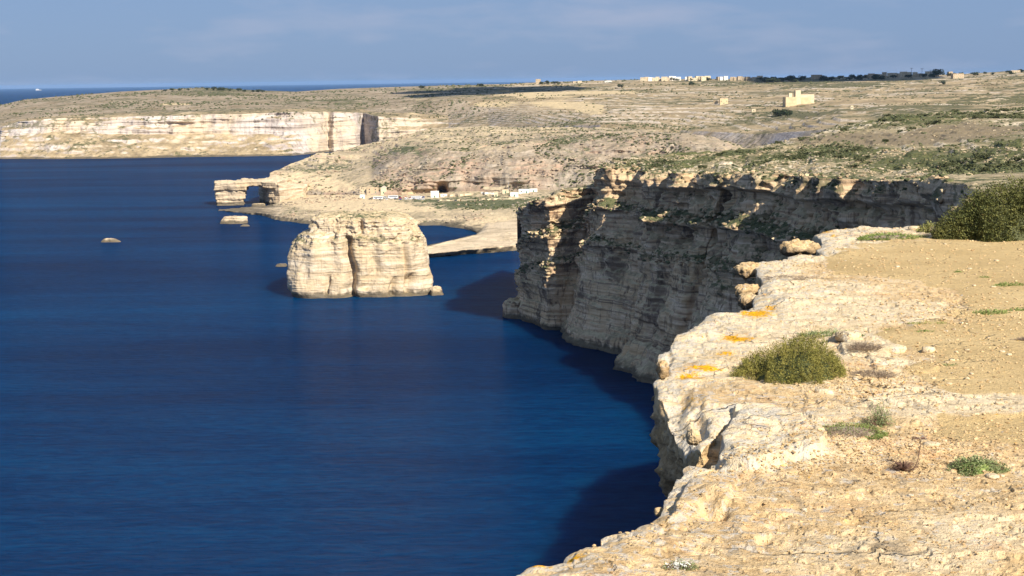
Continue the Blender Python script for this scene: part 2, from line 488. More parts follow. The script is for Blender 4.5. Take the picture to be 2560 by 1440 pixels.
V[..., 2] += fbm(V, 260, 5, 0.5, 9) * (5.5 + 3 * (1 - cliffy)) * land * (1 - sstep(3.4, 4.0, S) * 0.75) * np.clip(V[..., 2] / 30, 0, 1)
# field terraces on the open slopes
tw = sstep(1000, 1300, PX) * sstep(1.3, 2.0, S) * (1 - sstep(4, 4.2, S))
hh = 3.6
ph = (V[..., 2] + fbm(V, 500, 3, 0.5, 77) * 7) / hh
saw = (ph - np.floor(ph))
V[..., 2] += (sstep(0.75, 0.98, saw) - saw) * hh * 0.8 * tw * (0.35 + 0.65 * sstep(-0.2, 0.3, fbm(V, 400, 2, 0.5, 78)))
veg = blob(PX, PY, [(1250, 230, 260, 16, 0.5), (2050, 205, 260, 12, 0.6), (560, 228, 120, 8, 0.8), (2400, 290, 300, 18, 0.5), (900, 262, 200, 14, 0.4), (1980, 285, 90, 9, 0.7), (60, 315, 70, 8, 0.8)]) - blob(PX, PY, [(1350, 265, 220, 18, 0.8)])  # first two blobs add dark scrub colour where the cloud shadows fall
tfoot = sstep(0.35, 0.5, saw) * (1 - sstep(0.70, 0.76, saw)) * tw * sstep(-0.2, 0.2, fbm(V, 200, 3, 0.5, 83))
ris = sstep(0.72, 0.85, saw) * (1 - sstep(0.98, 1.0, saw)) * tw * sstep(-0.25, 0.15, fbm(V, 240, 3, 0.5, 79))
dull = 0.55 * cliffy * (S > 2.2) + blob(PX, PY, [(1300, 300, 400, 30, 0.5)])
veg = veg + 0.8 * tfoot
sand = blob(PX, PY, [(1395, 262, 65, 10, 1.0), (1240, 262, 70, 9, 0.9), (1480, 272, 34, 12, 1.5), (1500, 232, 110, 5, 0.9), (1330, 240, 120, 8, 0.8), (430, 262, 60, 5, 0.8), (2400, 225, 240, 16, 0.3), (1050, 252, 60, 5, 0.5), (2300, 250, 200, 12, 0.25), (1700, 252, 160, 10, 0.35), (600, 285, 500, 5, 0.5), (1050, 285, 60, 8, 0.3)])
FAR = (V, S)
tag(mesh_np('far_headland', V, gridfaces(*V.shape[:2], True), M_FAR, attrs={'veg': veg, 'sand': sand, 'riser': ris, 'dull': dull}), kind='structure')

# --- bay side: shore platform, slope with the cave, headland behind the arch
pxs = np.concatenate([np.arange(672, 1560, 2.0), np.arange(1560, 1900, 4)])
c0 = [(672, 547, 'z', -1), (700, 553, 'z', -1), (760, 562, 'z', -1), (800, 565, 'z', -1), (1000, 566, 'z', -1), (1100, 566, 'z', -1), (1160, 574, 'z', -1), (1190, 584, 'z', -1), (1250, 592, 'z', -1), (1900, 600, 'z', -1)]
c1 = [(672, 540, 'z', 2.0), (700, 542, 'z', 3), (760, 546, 'z', 4.5), (1000, 551, 'z', 4.5), (1100, 552, 'z', 4), (1160, 562, 'z', 3), (1190, 576, 'z', 2), (1250, 583, 'z', 3), (1900, 590, 'z', 4)]
c2 = [(672, 528, 'z', 2.5), (700, 522, 'z', 4), (760, 526, 'z', 6), (900, 528, 'z', 7), (1100, 534, 'z', 8), (1250, 548, 'z', 8), (1900, 550, 'z', 8)]
c3 = [(672, 512, 2000), (700, 500, 1985), (760, 488, 2020), (900, 488, 1960), (1000, 486, 1950), (1100, 482, 1950), (1200, 478, 1930), (1340, 476, 1900), (1500, 470, 1880), (1900, 462, 1850)]
c4 = [(672, 445, 2100), (700, 437, 2120), (760, 428, 2150), (850, 420, 2160), (930, 412, 2120), (960, 400, 2090), (1000, 388, 2080), (1100, 366, 2070), (1300, 352, 2030), (1500, 342, 2000), (1700, 338, 1960), (1800, 352, 1940), (1900, 378, 1930)]
c5 = [(672, 431, 2190), (700, 419, 2220), (730, 405, 2240), (780, 391, 2260), (830, 380, 2300), (900, 364, 2400), (950, 352, 2460), (1000, 340, 2480), (1100, 322, 2540), (1200, 316, 2540), (1300, 320, 2500), (1500, 321, 2430), (1700, 328, 2350), (1780, 337, 2330), (1900, 384, 2300)]
c6 = [(672, 'z', 2320, -4), (950, 'z', 2620, -4), (1100, 'z', 2700, 30), (1300, 'z', 2650, 50), (1900, 'z', 2500, 50)]
steep = lambda t: (t ** 1.7, 1 - (1 - t) ** 1.35)
V, S = loft([c0, c1, c2, c3, c4, c5, c6], pxs, [14, 22, 46, 96, 60, 8], [None, None, None, steep, None, None])
PX, PY = proj(V)
inland = sstep(3.0, 3.2, S) * (1 - sstep(3.9, 4.3, S)) * sstep(900, 1000, PX)
V[..., 1] += wob(V, 90, 26, 41) * (inland + 0.25 * sstep(3.6, 4.5, S))
V[..., 1] += fbm(V * [0.4, 0.4, 5], 40, 4, 0.6, 43, rot=False) * 9 * inland
V[..., 1] += fbm(V * [1, 1, 0.3], 16, 3, 0.6, 44) * 7 * inland
lowf = 1 - sstep(0.5, 2.0, S)
V[..., 1] += fbm(V, 30, 3, 0.6, 45) * 9 * lowf
V[..., 2] += fbm(V, 60, 5, 0.55, 46) * (0.8 + 3.6 * sstep(2.6, 4, S)) * sstep(0.9, 1.6, S)
V[..., 2] += fbm(V, 9, 3, 0.6, 49) * 0.9 * sstep(1, 1.5, S)
hh = 4.5
ph = (V[..., 2] + fbm(V, 200, 3, 0.5, 47) * 5) / hh
saw = ph - np.floor(ph)
V[..., 2] += (sstep(0.6, 0.98, saw) - saw) * hh * 0.85 * sstep(3.9, 4.15, S) * (1 - sstep(4.95, 5.0, S))
# shallow steps of the rock platform
hh = 1.3
ph = (V[..., 2] + fbm(V, 60, 3, 0.5, 48) * 1.5) / hh
saw = ph - np.floor(ph)
V[..., 2] += (sstep(0.6, 0.95, saw) - saw) * hh * 0.9 * sstep(0.6, 1, S) * (1 - sstep(2.9, 3.0, S))
rec = np.exp(-((S - 4.16) / 0.05) ** 2) * sstep(1250, 1420, PX + 40 * fbm(V, 70, 3, 0.6, 58)) * (0.55 + 0.7 * sstep(-.1, .3, fbm(V, 50, 3, 0.6, 59)))
V[..., 1] += rec * 17
V[..., 2] -= rec * 2.0
veg = blob(PX, PY, [(1200, 512, 130, 12, 1.1), (1010, 375, 50, 10, 0.9), (1350, 500, 90, 12, 0.8), (1180, 395, 220, 22, 0.25), (940, 470, 40, 9, 0.6), (820, 425, 80, 8, 0.5), (1050, 500, 90, 6, 0.4), (1500, 350, 200, 7, 0.4)])
sand = blob(PX, PY, [(800, 490, 170, 28, 1.3), (760, 450, 100, 18, 0.8), (1000, 520, 200, 14, 0.8), (1250, 560, 120, 18, 1.2), (950, 358, 120, 10, 0.5), (1110, 465, 60, 16, 0.4), (700, 440, 40, 20, 0.7)])
sand -= 0.8 * blob(PX, PY, [(1200, 512, 120, 10, 1.0), (1000, 375, 40, 9, 1)])
# cave dug into the slope
dull = blob(PX, PY, [(1300, 430, 330, 40, 1.3), (1050, 400, 110, 30, 0.9), (1600, 400, 250, 60, 1.2), (1500, 345, 250, 20, .5)])
cave = np.exp(-(((PX - 1105) / 12) ** 4 + ((PY - 474) / 17) ** 4))
V[..., 1] += 26 * cave
V[..., 2] -= 3 * cave * (PY < 474)
BAY = (V, S)
tag(mesh_np('bay_slope', V, gridfaces(*V.shape[:2], True), M_COAST, attrs={'veg': veg, 'sand': sand, 'dull': dull}), kind='structure')

# --- curved spit closing the inner bay
pxs = np.concatenate([np.arange(985, 1330, 2.0), np.arange(1330, 1600, 6)])
s0 = [(985, 'z', 1420, -2), (1030, 646, 'z', -1), (1060, 647, 'z', -1), (1130, 642, 'z', -1), (1290, 629, 'z', -1), (1600, 605, 'z', -1)]
s1 = [(985, 'z', 1425, -1), (1030, 638, 'z', 3), (1060, 634, 'z', 4.5), (1130, 628, 'z', 5), (1290, 612, 'z', 5), (1600, 590, 'z', 6)]
s2 = [(985, 'z', 1440, -1), (1030, 624, 'z', 5), (1060, 619, 'z', 6.5), (1130, 602, 'z', 6.5), (1180, 590, 'z', 6), (1290, 578, 'z', 9), (1600, 560, 'z', 9)]
s3 = [(985, 'z', 1460, -3), (1030, 'z', 1490, -3), (1060, 'z', 1500, -3), (1130, 'z', 1545, -3), (1185, 'z', 1600, -3), (1215, 'z', 1700, 5), (1290, 'z', 1760, 6.5), (1600, 'z', 1800, 6)]
V, S = loft([s0, s1, s2, s3], pxs, [16, 44, 16])
V[..., 1] += fbm(V, 22, 3, 0.6, 51) * 8 * (1 - sstep(1, 2, S))
V[..., 2] += fbm(V, 14, 4, 0.6, 52) * 0.8 * sstep(0.3, 1, S)
hh = 1.2
ph = (V[..., 2] + fbm(V, 60, 3, 0.5, 53)) / hh
saw = ph - np.floor(ph)
V[..., 2] += (sstep(0.6, 0.95, saw) - saw) * hh * 0.9 * (1 - sstep(1.9, 2, S))
PX, PY = proj(V)
tag(mesh_np('spit', V, gridfaces(*V.shape[:2], True), M_SHORE, attrs={'veg': PX * 0 - 0.3, 'sand': PX * 0 + 0.45}), kind='structure')

# --- low shelf in front of the arch
pxs = np.arange(536, 800, 1.6)
s0 = [(536, 'z', 1890, -2), (548, 528, 'z', -1), (600, 534, 'z', -1), (640, 538, 'z', -1), (665, 546, 'z', -1), (700, 554, 'z', -1), (800, 566, 'z', -1)]
s1 = [(536, 'z', 1895, -1), (548, 526, 'z', 0.3), (600, 529, 'z', 1.2), (640, 531, 'z', 2.5), (665, 536, 'z', 3), (700, 542, 'z', 3.4), (800, 552, 'z', 4)]
s2 = [(536, 'z', 1900, -1), (548, 524, 'z', 0.4), (600, 522, 'z', 1.6), (640, 519, 'z', 3.0), (665, 520, 'z', 3), (700, 520, 'z', 4), (800, 520, 'z', 4)]
s3 = [(536, 'z', 1950, -3), (548, 'z', 1975, -3), (600, 'z', 2000, -3), (645, 'z', 2010, -3), (690, 'z', 2010, 2), (800, 'z', 2010, 5)]
V, S = loft([s0, s1, s2, s3], pxs, [12, 24, 12])
V[..., 1] += fbm(V, 20, 3, 0.6, 55) * 9 * (1 - sstep(1, 2, S))
V[..., 2] += fbm(V, 12, 4, 0.6, 56) * 0.9 * sstep(0.3, 1, S)
PX, PY = proj(V)
tag(mesh_np('rock_shelf', V, gridfaces(*V.shape[:2], True), M_SHORE, attrs={'veg': PX * 0 - 0.2, 'sand': 0.1 + PX * 0}), kind='structure')

# ------------------------------------------------------------------ the near cliff across the inlet
TOPC = [(1300, 524, 1010), (1324, 508, 958), (1372, 492, 948), (1395, 484, 950), (1440, 474, 953), (1484, 470, 957), (1502, 424, 928), (1525, 418, 914), (1590, 426, 908), (1606, 430, 872), (1640, 434, 862), (1700, 432, 822), (1745, 434, 815), (1810, 434, 770), (1855, 436, 776), (1905, 434, 712), (1960, 434, 700), (1990, 440, 694), (2040, 442, 642), (2120, 446, 620), (2230, 452, 585), (2330, 450, 555), (2400, 446, 530), (2500, 444, 480)]
BASEC = [(1284, 1034), (1298, 1004), (1366, 958), (1386, 956), (1404, 957), (1424, 958), (1428, 915), (1440, 898), (1520, 866), (1556, 860), (1566, 838), (1580, 818), (1610, 806), (1650, 780), (1680, 770), (1720, 715), (1770, 700), (1800, 690), (1850, 640), (1950, 610), (2080, 575), (2200, 545), (2280, 520), (2400, 470)]
tp = np.array([at(a, b_, D=c) for a, b_, c in TOPC])
def seapt(px, D):
    r = ray(px, 900.0); k = D / r[1]
    r2 = at(px, 205 + 4000 * 150 / D, D=D); return np.array([r2[0], D, -2.0])
bp = np.array([seapt(*p) for p in BASEC])
# beyond the right of the frame the cliff swings round to where the camera stands and on behind it
ext_t = np.array([(127, 458, 121), (107, 395, 124), (98, 310, 127), (94, 220, 131), (74, 140, 136), (50, 80, 139), (20, 40, 139), (10, 16, 139), (6, 8, 139), (2, 0, 139), (-3, -18, 139), (-30, -70, 139), (-80, -200, 138), (-200, -420, 135)], float)  # unseen stretch, its line pulled seaward so that it shades the water
ext_b = ext_t.copy(); ext_b[:, 2] = -2
ext_b[:, 0] -= 8
tp = np.vstack([tp, ext_t]); bp = np.vstack([bp, ext_b])
# back side of the tip
tp = np.vstack([[(260, 1500, 60), (60, 1130, 66)], tp]); bp = np.vstack([[(240, 1520, -2), (50, 1150, -2)], bp])
seg = np.r_[0, np.cumsum(np.linalg.norm(np.diff((tp + bp) / 2, axis=0)[:, :2], axis=1))]
uend = seg[-1]; uvis0 = seg[2]; uvis1 = seg[2 + len(TOPC) - 1]
us = np.concatenate([np.linspace(0, uvis0 - 5, 60), np.arange(uvis0, uvis1, 0.62), np.linspace(uvis1 + 1, uend, 260)])
T = np.stack([np.interp(us, seg, tp[:, k]) for k in range(3)], -1)
B = np.stack([np.interp(us, seg, bp[:, k]) for k in range(3)], -1)
nv = 230
vv = np.linspace(0, 1, nv)
V = T[None] * (1 - vv[:, None, None]) + B[None] * vv[:, None, None]
U = np.broadcast_to(us[None], V.shape[:2])
# outward horizontal normal
tg = np.gradient((T + B) / 2, axis=0); tg[:, 2] = 0
ker = np.ones(9) / 9
for k in range(2): tg[:, k] = np.convolve(tg[:, k], ker, 'same')
tg /= np.linalg.norm(tg, axis=1)[:, None] + 1e-9
out = np.stack([tg[:, 1], -tg[:, 0], tg[:, 2] * 0], -1)   # to the right of travel = seaward
if out[300, 0] > 0: out = -out
dep = (T[None, :, 2] - V[..., 2])                          # metres below the top
low = sstep(40, 60, T[None, :, 2] * 0 + dep)
n_u = fbm(np.stack([U, V[..., 2] * 0.25, U * 0], -1), 46, 3, 0.5, 61)
tipn = 0.45 + 0.55 * sstep(uvis0 + 120, uvis0 + 170, U)
off = n_u * 5.0 * tipn
off += fbm(np.stack([U, V[..., 2] * 0.3, U * 0 + 9], -1), 15, 4, 0.6, 62) * 4.2 * tipn
sp = (U + 60 * fbm(np.stack([U, U * 0, U * 0 + 2], -1), 60, 2, 0.5, 60) + fbm(np.stack([U, V[..., 2], U * 0], -1), 12, 3, 0.6, 59) * 5) / 40.0
sw = sp - np.floor(sp)
bamp = 0.45 + 0.9 * sstep(-0.3, 0.4, fbm(np.stack([np.floor(sp) * 31.7, U * 0, U * 0], -1), 5, 1, 0.5, 58))
tipq = sstep(uvis0 + 190, uvis0 + 230, U)
off += 10.5 * bamp * tipq * (1 - 0.72 * sstep(uvis1 - 330, uvis1 - 200, U)) * (sw ** 0.8 * (1 - sstep(0.90, 0.99, sw)) - 0.4) * (1 - 0.75 * sstep(34, 56, dep))
# strata: cap, undercut, ledge, undercut, smooth wall, foot
wig = fbm(np.stack([U, U * 0, U * 0 + 4], -1), 60, 3, 0.5, 63) * 3
dd = dep + wig
cap = 3.2 * (1 - sstep(7, 10, dd)) - 2.8 * sstep(7, 9, dd) * (1 - sstep(15, 24, dd))
ledge = 4.6 * np.exp(-((dd - 24 - 2 * n_u) / 2.2) ** 2) - 2.6 * sstep(26, 28, dd) * (1 - sstep(32, 44, dd))
ledge2 = 3.0 * np.exp(-((dd - 44 - 3 * n_u) / 2.0) ** 2)
off += (cap + ledge) * (0.45 + 0.55 * tipq) + ledge2 * (0.5 + fbm(np.stack([U, U * 0, U * 0], -1), 80, 2, 0.5, 64))
st = fbm(np.stack([U * 0.06, V[..., 2] * 1.0, U * 0], -1), 3.2, 4, 0.6, 65, rot=False)
off += st * (1.9 - 0.6 * sstep(48, 60, dep))
off += 1.6 * fbm(np.stack([U * 0.03, V[..., 2] * 1.0, U * 0], -1), 8, 3, 0.5, 85, rot=False)
rough = fbm(V, 7, 4, 0.62, 66)
off += rough * (2.6 - 1.5 * sstep(48, 62, dep))
# pockets in the upper third
pk = fbm(V * [1, 1, 1.7], 9, 3, 0.5, 67)
off -= 3.4 * sstep(0.25, 0.6, pk) * (1 - sstep(36, 50, dep))
off += 3.5 * (1 - sstep(0, 12, V[..., 2])) * (0.6 + n_u)    # foot
V = V + out[None] * off[..., None]
V[..., 2] += rough * 0.9 * sstep(0, 3, dep)
CL_TOP = V[0].copy()
caprows = []
for k, (inn, dzz) in enumerate([(26, -3.0), (18, -0.6), (12, 0.35), (8, 0.45), (5, 0.45), (3, 0.35), (1.5, 0.2), (0.6, 0.1)]):
    rw = CL_TOP - out * inn; rw[:, 2] += dzz + fbm(rw, 5, 3, 0.6, 68) * 0.5
    caprows.append(rw)
V = np.concatenate([np.array(caprows), V])
dd = np.concatenate([np.full((8, V.shape[1]), 0.0), dd]); dep = np.concatenate([np.full((8, V.shape[1]), 0.0), dep])
PX, PY = proj(V)
veg = np.exp(-((dd - 22) / 3.0) ** 2) * 1.1 + 0.8 * np.exp(-((dd - 42) / 3.0) ** 2) - 0.9 * sstep(52, 66, dep) + 0.5 * (1 - sstep(3, 9, dep))
mesh_np_args = (V, gridfaces(*V.shape[:2]))
cliff = mesh_np('sea_cliff', *mesh_np_args, M_CLIFF, attrs={'veg': veg, 'sand': PX * 0})
tag(cliff, kind='structure')

# hillside above the near cliff: starts on the displaced cliff edge
CR = [(1290, 534, 1075), (1330, 505, 1050), (1375, 488, 1030), (1440, 471, 1035), (1488, 463, 1040), (1502, 416, 985), (1535, 399, 960), (1600, 393, 985), (1700, 384, 1000), (1800, 375, 1010), (1900, 364, 1020), (2000, 344, 1060), (2100, 313, 1110), (2250, 288, 1140), (2400, 279, 1150), (2560, 270, 1180), (3300, 250, 1250)]
FR = [(a_, b_ - 1.5, c_ + 14) for a_, b_, c_ in TOPC if a_ > 1380] + [(2700, 446, 420), (3300, 440, 330)]
FR = [(1290, 545, 1060), (1330, 512, 1020), (1375, 494, 985)] + FR
BKH = [(p[0], 'z', p[2] + 170, float(at(p[0], p[1], D=p[2])[2]) - 42) for p in CR]
hpx = np.concatenate([np.arange(1290, 2600, 2.2), np.arange(2600, 3200, 12)])
V, tt = loft([FR, CR, BKH], hpx, [230, 8])
PX, PY = proj(V)
am = sstep(0, 0.10, tt)
V[..., 2] += fbm(V, 45, 5, 0.55, 71) * 1.9 * am + fbm(V, 6, 3, 0.6, 72) * 0.5 * sstep(0, 0.02, tt)
hh = 2.0
ph = (V[..., 2] + fbm(V, 90, 3, 0.5, 73) * 3) / hh
saw = ph - np.floor(ph)
V[..., 2] += (sstep(0.6, 0.98, saw) - saw) * hh * 0.8 * am
veg = blob(PX, PY, [(2250, 300, 330, 16, 0.5), (1850, 380, 320, 16, 0.4), (2300, 395, 330, 16, 0.65), (2500, 355, 80, 22, 0.8), (2350, 420, 260, 10, 0.6), (1650, 410, 120, 8, 0.5)])
veg -= blob(PX, PY, [(2250, 345, 260, 20, 0.9), (2450, 320, 140, 20, 0.7)])
sand = blob(PX, PY, [(2250, 345, 260, 18, 1.0), (2450, 322, 140, 18, 0.9), (1950, 350, 80, 8, 0.4)])
HILL = (V, tt, PX, PY)
ris = sstep(0.55, 0.8, saw) * (1 - sstep(0.97, 1.0, saw)) * am * sstep(-0.1, 0.3, fbm(V, 60, 2, 0.5, 79))
tag(mesh_np('hillside', V, gridfaces(*V.shape[:2], True), M_HILL, attrs={'veg': veg, 'sand': sand, 'riser': ris}), kind='structure')

# country to the right of and behind the camera (out of frame, it only keeps the cliff solid)
m2 = us > uvis1 - 4
E1 = CL_TOP[m2][::2]
far_r = E1 + np.array([700, 60, 18])
rows = [E1 * (1 - t) + far_r * t for t in np.linspace(0, 1, 30)]
V = np.array(rows); tt = np.linspace(0, 1, 30)[:, None] + V[..., 0] * 0
V[..., 2] += fbm(V, 60, 4, 0.5, 75) * 2 * sstep(0, .2, tt) - 1.5 * sstep(0, 0.01, tt) * (V[..., 1] < 30)
tag(mesh_np('inland_ground', V, gridfaces(*V.shape[:2], True), M_HILL, attrs={'veg': tt * 0, 'sand': tt * 0}), kind='structure')

# ------------------------------------------------------------------ the big sea stack
def stack_solid(name, levels, D, depth, nth=420, nz=190, amp=1.0, clefts=(), seed=80, m=None, parent=None, sup=3.0, ledges=0.6, vegk=0.0, zoom=1.0):
    """levels: (py, left px, right px) from the water up"""
    pts = []
    for (py, l, r) in levels:
        a = at(l, py, D=D); b_ = at(r, py, D=D)
        pts.append(((a[2] + b_[2]) / 2, (a[0] + b_[0]) / 2, (b_[0] - a[0]) / 2))
    pts = np.array(pts); o = np.argsort(pts[:, 0]); pts = pts[o]
    zt = pts[-1, 0]
    zs = np.linspace(-3, zt, nz)
    cx = np.interp(zs, pts[:, 0], pts[:, 1]); w = np.interp(zs, pts[:, 0], pts[:, 2])
    th = np.linspace(0, 2 * np.pi, nth + 1)
    ct, sn = np.cos(th), np.sin(th)
    rad = (np.abs(ct) ** sup + np.abs(sn) ** sup) ** (-1 / sup)
    ux, uy = rad * ct, rad * sn
    dz = depth * (0.55 + 0.45 * w / w.max())
    V = np.stack([cx[:, None] + w[:, None] * ux[None], D + depth + dz[:, None] * uy[None], zs[:, None] + ux[None] * 0], -1)
    nrm = np.stack([ct / max(1, 1), sn * 1.0, ct * 0], -1)[None] + 0 * V
    # close the circle so noise wraps: noise is taken in 3-D
    s = amp
    off = fbm(V * [1, 1, 0.35], 24 * zoom, 3, 0.55, seed) * 5.6 * s
    off += fbm(V * [0.25, 0.25, 2.2], 7 * zoom, 4, 0.6, seed + 1, rot=False) * 2.0 * ledges * s * (0.35 + 0.9 * sstep(0.45, 0.75, zs / zt)[:, None])
    off += fbm(V, 5.5 * zoom, 4, 0.6, seed + 2) * 2.0 * s * (0.5 + 1.3 * sstep(0.5, 0.8, zs / zt)[:, None])
    PX, PY = proj(V)
    for (cpx, y0, y1, wd, dp, sl) in clefts:
        c = cpx + sl * (PY - y0) + wd * 0.9 * fbm(V * [0, 0, 1], 12, 3, 0.6, 88)
        g = np.exp(-np.abs((PX - c) / wd) ** 2.2) * sstep(y0 - 12, y0 + 12, PY) * (1 - sstep(y1 - 4, y1 + 8, PY)) * (np.broadcast_to(uy[None], PX.shape) < 0)
        off -= dp * g
    V = V + nrm * off[..., None]
    V[..., 2] += fbm(V, 6 * zoom, 3, 0.6, seed + 3) * 0.8 * s * sstep(0, 4, zs)[:, None]
    # roof: rings closing on the centre
    top = V[-1]; c = top.mean(0); c[2] += 1.0 * s
    rings = []
    for t in np.linspace(0, 1, 26)[1:]:
        rg = top * (1 - t) + c * t
        rg = rg.copy(); rg[:, 2] += fbm(rg, 9 * zoom, 4, 0.6, seed + 5) * 2.0 * s * min(1, t * 6) * (1 if t < 0.98 else 0)
        rings.append(rg)
    V = np.concatenate([V, np.array(rings)])
    PX, PY = proj(V)
    hrel = V[..., 2] / zt
    vg = vegk * (np.exp(-((hrel - 0.72) / 0.07) ** 2) * 1.2 + sstep(0.95, 1.0, hrel) * 0.9 - 0.5)
    o = mesh_np(name, V, gridfaces(*V.shape[:2]), m or M_STACK, parent, attrs={'veg': vg, 'sand': V[..., 0] * 0})
    return o
LV = [(745, 728, 1072), (728, 712, 1071), (712, 707, 1069), (690, 706, 1065), (660, 710, 1059), (640, 712, 1054), (620, 718, 1049), (604, 732, 1043), (594, 745, 1038), (586, 762, 1034), (581, 774, 1030), (568, 776, 1022), (556, 778, 1012), (550, 780, 1002), (546, 783, 985)]
st_o = stack_solid('sea_stack', LV, 1112, 34, clefts=[(868, 590, 745, 11, 11, 0.06), (1010, 610, 720, 5, 4, 0.12), (940, 600, 720, 16, 3.0, -0.22), (1030, 690, 735, 12, 7, 0.0), (815, 690, 735, 6, 4, 0), (905, 545, 590, 8, 5, 0.0), (985, 700, 740, 9, 5, 0)], vegk=0.6, sup=4.2)
tag(st_o, 'huge pale flat topped limestone sea stack with a dark vertical cleft', 'sea stack')

def sea_rock(name, levels, D, depth, label, amp=0.35, seed=90, m=None, zoom=0.3, **k):
    o = stack_solid(name, levels, D, depth, nth=90, nz=26, amp=amp, seed=seed, m=m or M_SHORE, sup=2.4, zoom=zoom, **k)
    return tag(o, label, 'rock')
def Dsea(px, py): return float(at(px, py, z=0)[1])
sea_rock('sea_rock', [(740, 1072, 1112), (732, 1074, 1108), (724, 1076, 1104), (719, 1082, 1098)], Dsea(1090, 739), 5, 'small boulder in the water at the right foot of the big sea stack', seed=91)
sea_rock('sea_rock', [(668, 686, 716), (664, 688, 716), (661, 692, 714)], Dsea(700, 667), 4, 'low rock just left of the big sea stack', amp=0.2, seed=92)
sea_rock('sea_rock', [(607, 250, 300), (603, 252, 296), (599, 256, 285), (597, 262, 275)], Dsea(275, 606), 4, 'lone low brown rock out in the open sea', amp=0.25, seed=93)
sea_rock('sea_rock', [(561, 546, 614), (553, 548, 613), (546, 553, 612), (543, 558, 610)], Dsea(580, 560), 8, 'flat topped islet below the rock shelf near the arch', amp=0.35, seed=94)
sea_rock('sea_rock', [(567, 600, 624), (564, 603, 622), (562, 607, 618)], Dsea(612, 566), 3, 'small orange rock awash right below the flat islet', amp=0.15, seed=95)
sea_rock('sea_rock', [(519, 628, 664), (514, 629, 663), (510, 632, 660)], Dsea(645, 517), 6, 'white boulder lying in the opening of the rock arch', amp=0.3, seed=96, m=M_STACK)
sea_rock('sea_rock', [(792, 1257, 1345), (784, 1258, 1340), (772, 1258, 1330), (762, 1262, 1315), (756, 1270, 1300)], 1000, 12, 'dark rounded rock at the foot of the near cliff tip', amp=0.6, seed=97, m=M_CLIFF, zoom=0.6)

# ------------------------------------------------------------------ the rock arch
bm = bmesh.new()
def prism(bm, plan, z0, ztop):
    n = len(plan)
    lo = [bm.verts.new((p[0], p[1], z0)) for p in plan]
    hi = [bm.verts.new((p[0], p[1], z)) for p, z in zip(plan, ztop if hasattr(ztop, '__len__') else [ztop] * n)]
    bm.faces.new(lo[::-1]); bm.faces.new(hi)
    for i in range(n): bm.faces.new((lo[i], lo[(i + 1) % n], hi[(i + 1) % n], hi[i]))
def pl(px, D):
    r = ray(px, 480.0); return (r[0] / r[1] * D, D)
DA = 1985.0
zt = lambda py, D, px=600: float(at(px, py, D=D)[2])
prism(bm, [pl(541, DA), pl(608, DA), pl(610, DA + 30), pl(545, DA + 30)], -4, zt(485, DA))
prism(bm, [pl(538, DA - 1), pl(613, DA - 1), pl(614, DA + 34), pl(540, DA + 34)], zt(497, DA), zt(478, DA))
prism(bm, [pl(536, DA - 4), pl(616, DA - 4), pl(622, DA + 36), pl(538, DA + 36)], zt(475, DA), zt(455, DA))
prism(bm, [pl(540, DA - 1), pl(610, DA), pl(612, DA + 30), pl(544, DA + 30)], zt(480, DA), zt(470, DA))
prism(bm, [pl(606, DA - 3), pl(665, DA - 5), pl(700, DA + 40), pl(606, DA + 34)], zt(466, DA), zt(451, DA + 15))
prism(bm, [pl(698, DA - 14), pl(672, DA - 2), pl(648, DA + 70), pl(700, DA + 190), pl(800, DA + 190), pl(760, DA + 10)], -4, [zt(462, DA), zt(458, DA), zt(452, DA + 60), zt(443, DA + 100), zt(440, DA + 100), zt(470, DA + 20)])
prism(bm, [pl(655, DA - 6), pl(690, DA - 12), pl(730, DA + 60), pl(650, DA + 50)], zt(470, DA), zt(452, DA + 20))
Va, Na, Fa = remeshed(bm, 0.85)
Va += Na * (fbm(Va, 9, 4, 0.6, 101) * 1.9 + fbm(Va * [0.3, 0.3, 2.5], 5, 3, 0.6, 102, rot=False) * 1.1)[:, None]
tag(mesh_np('rock_arch', Va, Fa, M_SHORE, attrs={'veg': Va[:, 0] * 0 - 0.3, 'sand': Va[:, 0] * 0}), 'natural limestone arch with square opening at the end of the headland', 'rock arch')

# ------------------------------------------------------------------ FOREGROUND
GZ = H - 1.8
EDGE = [(1180, 1640), (1250, 1500), (1284, 1442), (1300, 1418), (1330, 1402), (1396, 1390), (1420, 1374), (1462, 1362), (1498, 1346), (1502, 1326), (1560, 1316), (1600, 1300), (1640, 1290), (1662, 1272), (1668, 1240), (1688, 1212), (1694, 1192), (1722, 1150), (1778, 1156), (1788, 1125), (1802, 1080), (1836, 1042), (1800, 1060), (1772, 1100), (1752, 1126), (1716, 1112), (1690, 1066), (1664, 1012), (1648, 985), (1641, 950), (1640, 915), (1648, 882), (1668, 862), (1690, 836), (1728, 820), (1750, 798), (1772, 784), (1816, 780), (1850, 778), (1884, 758), (1882, 735), (1895, 715), (1900, 690), (1882, 668), (1900, 655), (1958, 648), (1975, 636), (2044, 634), (2050, 600), (2042, 578), (2090, 570), (2180, 564), (2260, 566), (2340, 570), (2420, 574), (2560, 576), (2800, 576), (3300, 576)]
ew = np.array([at(a, b_, z=GZ)[:2] for a, b_ in EDGE])
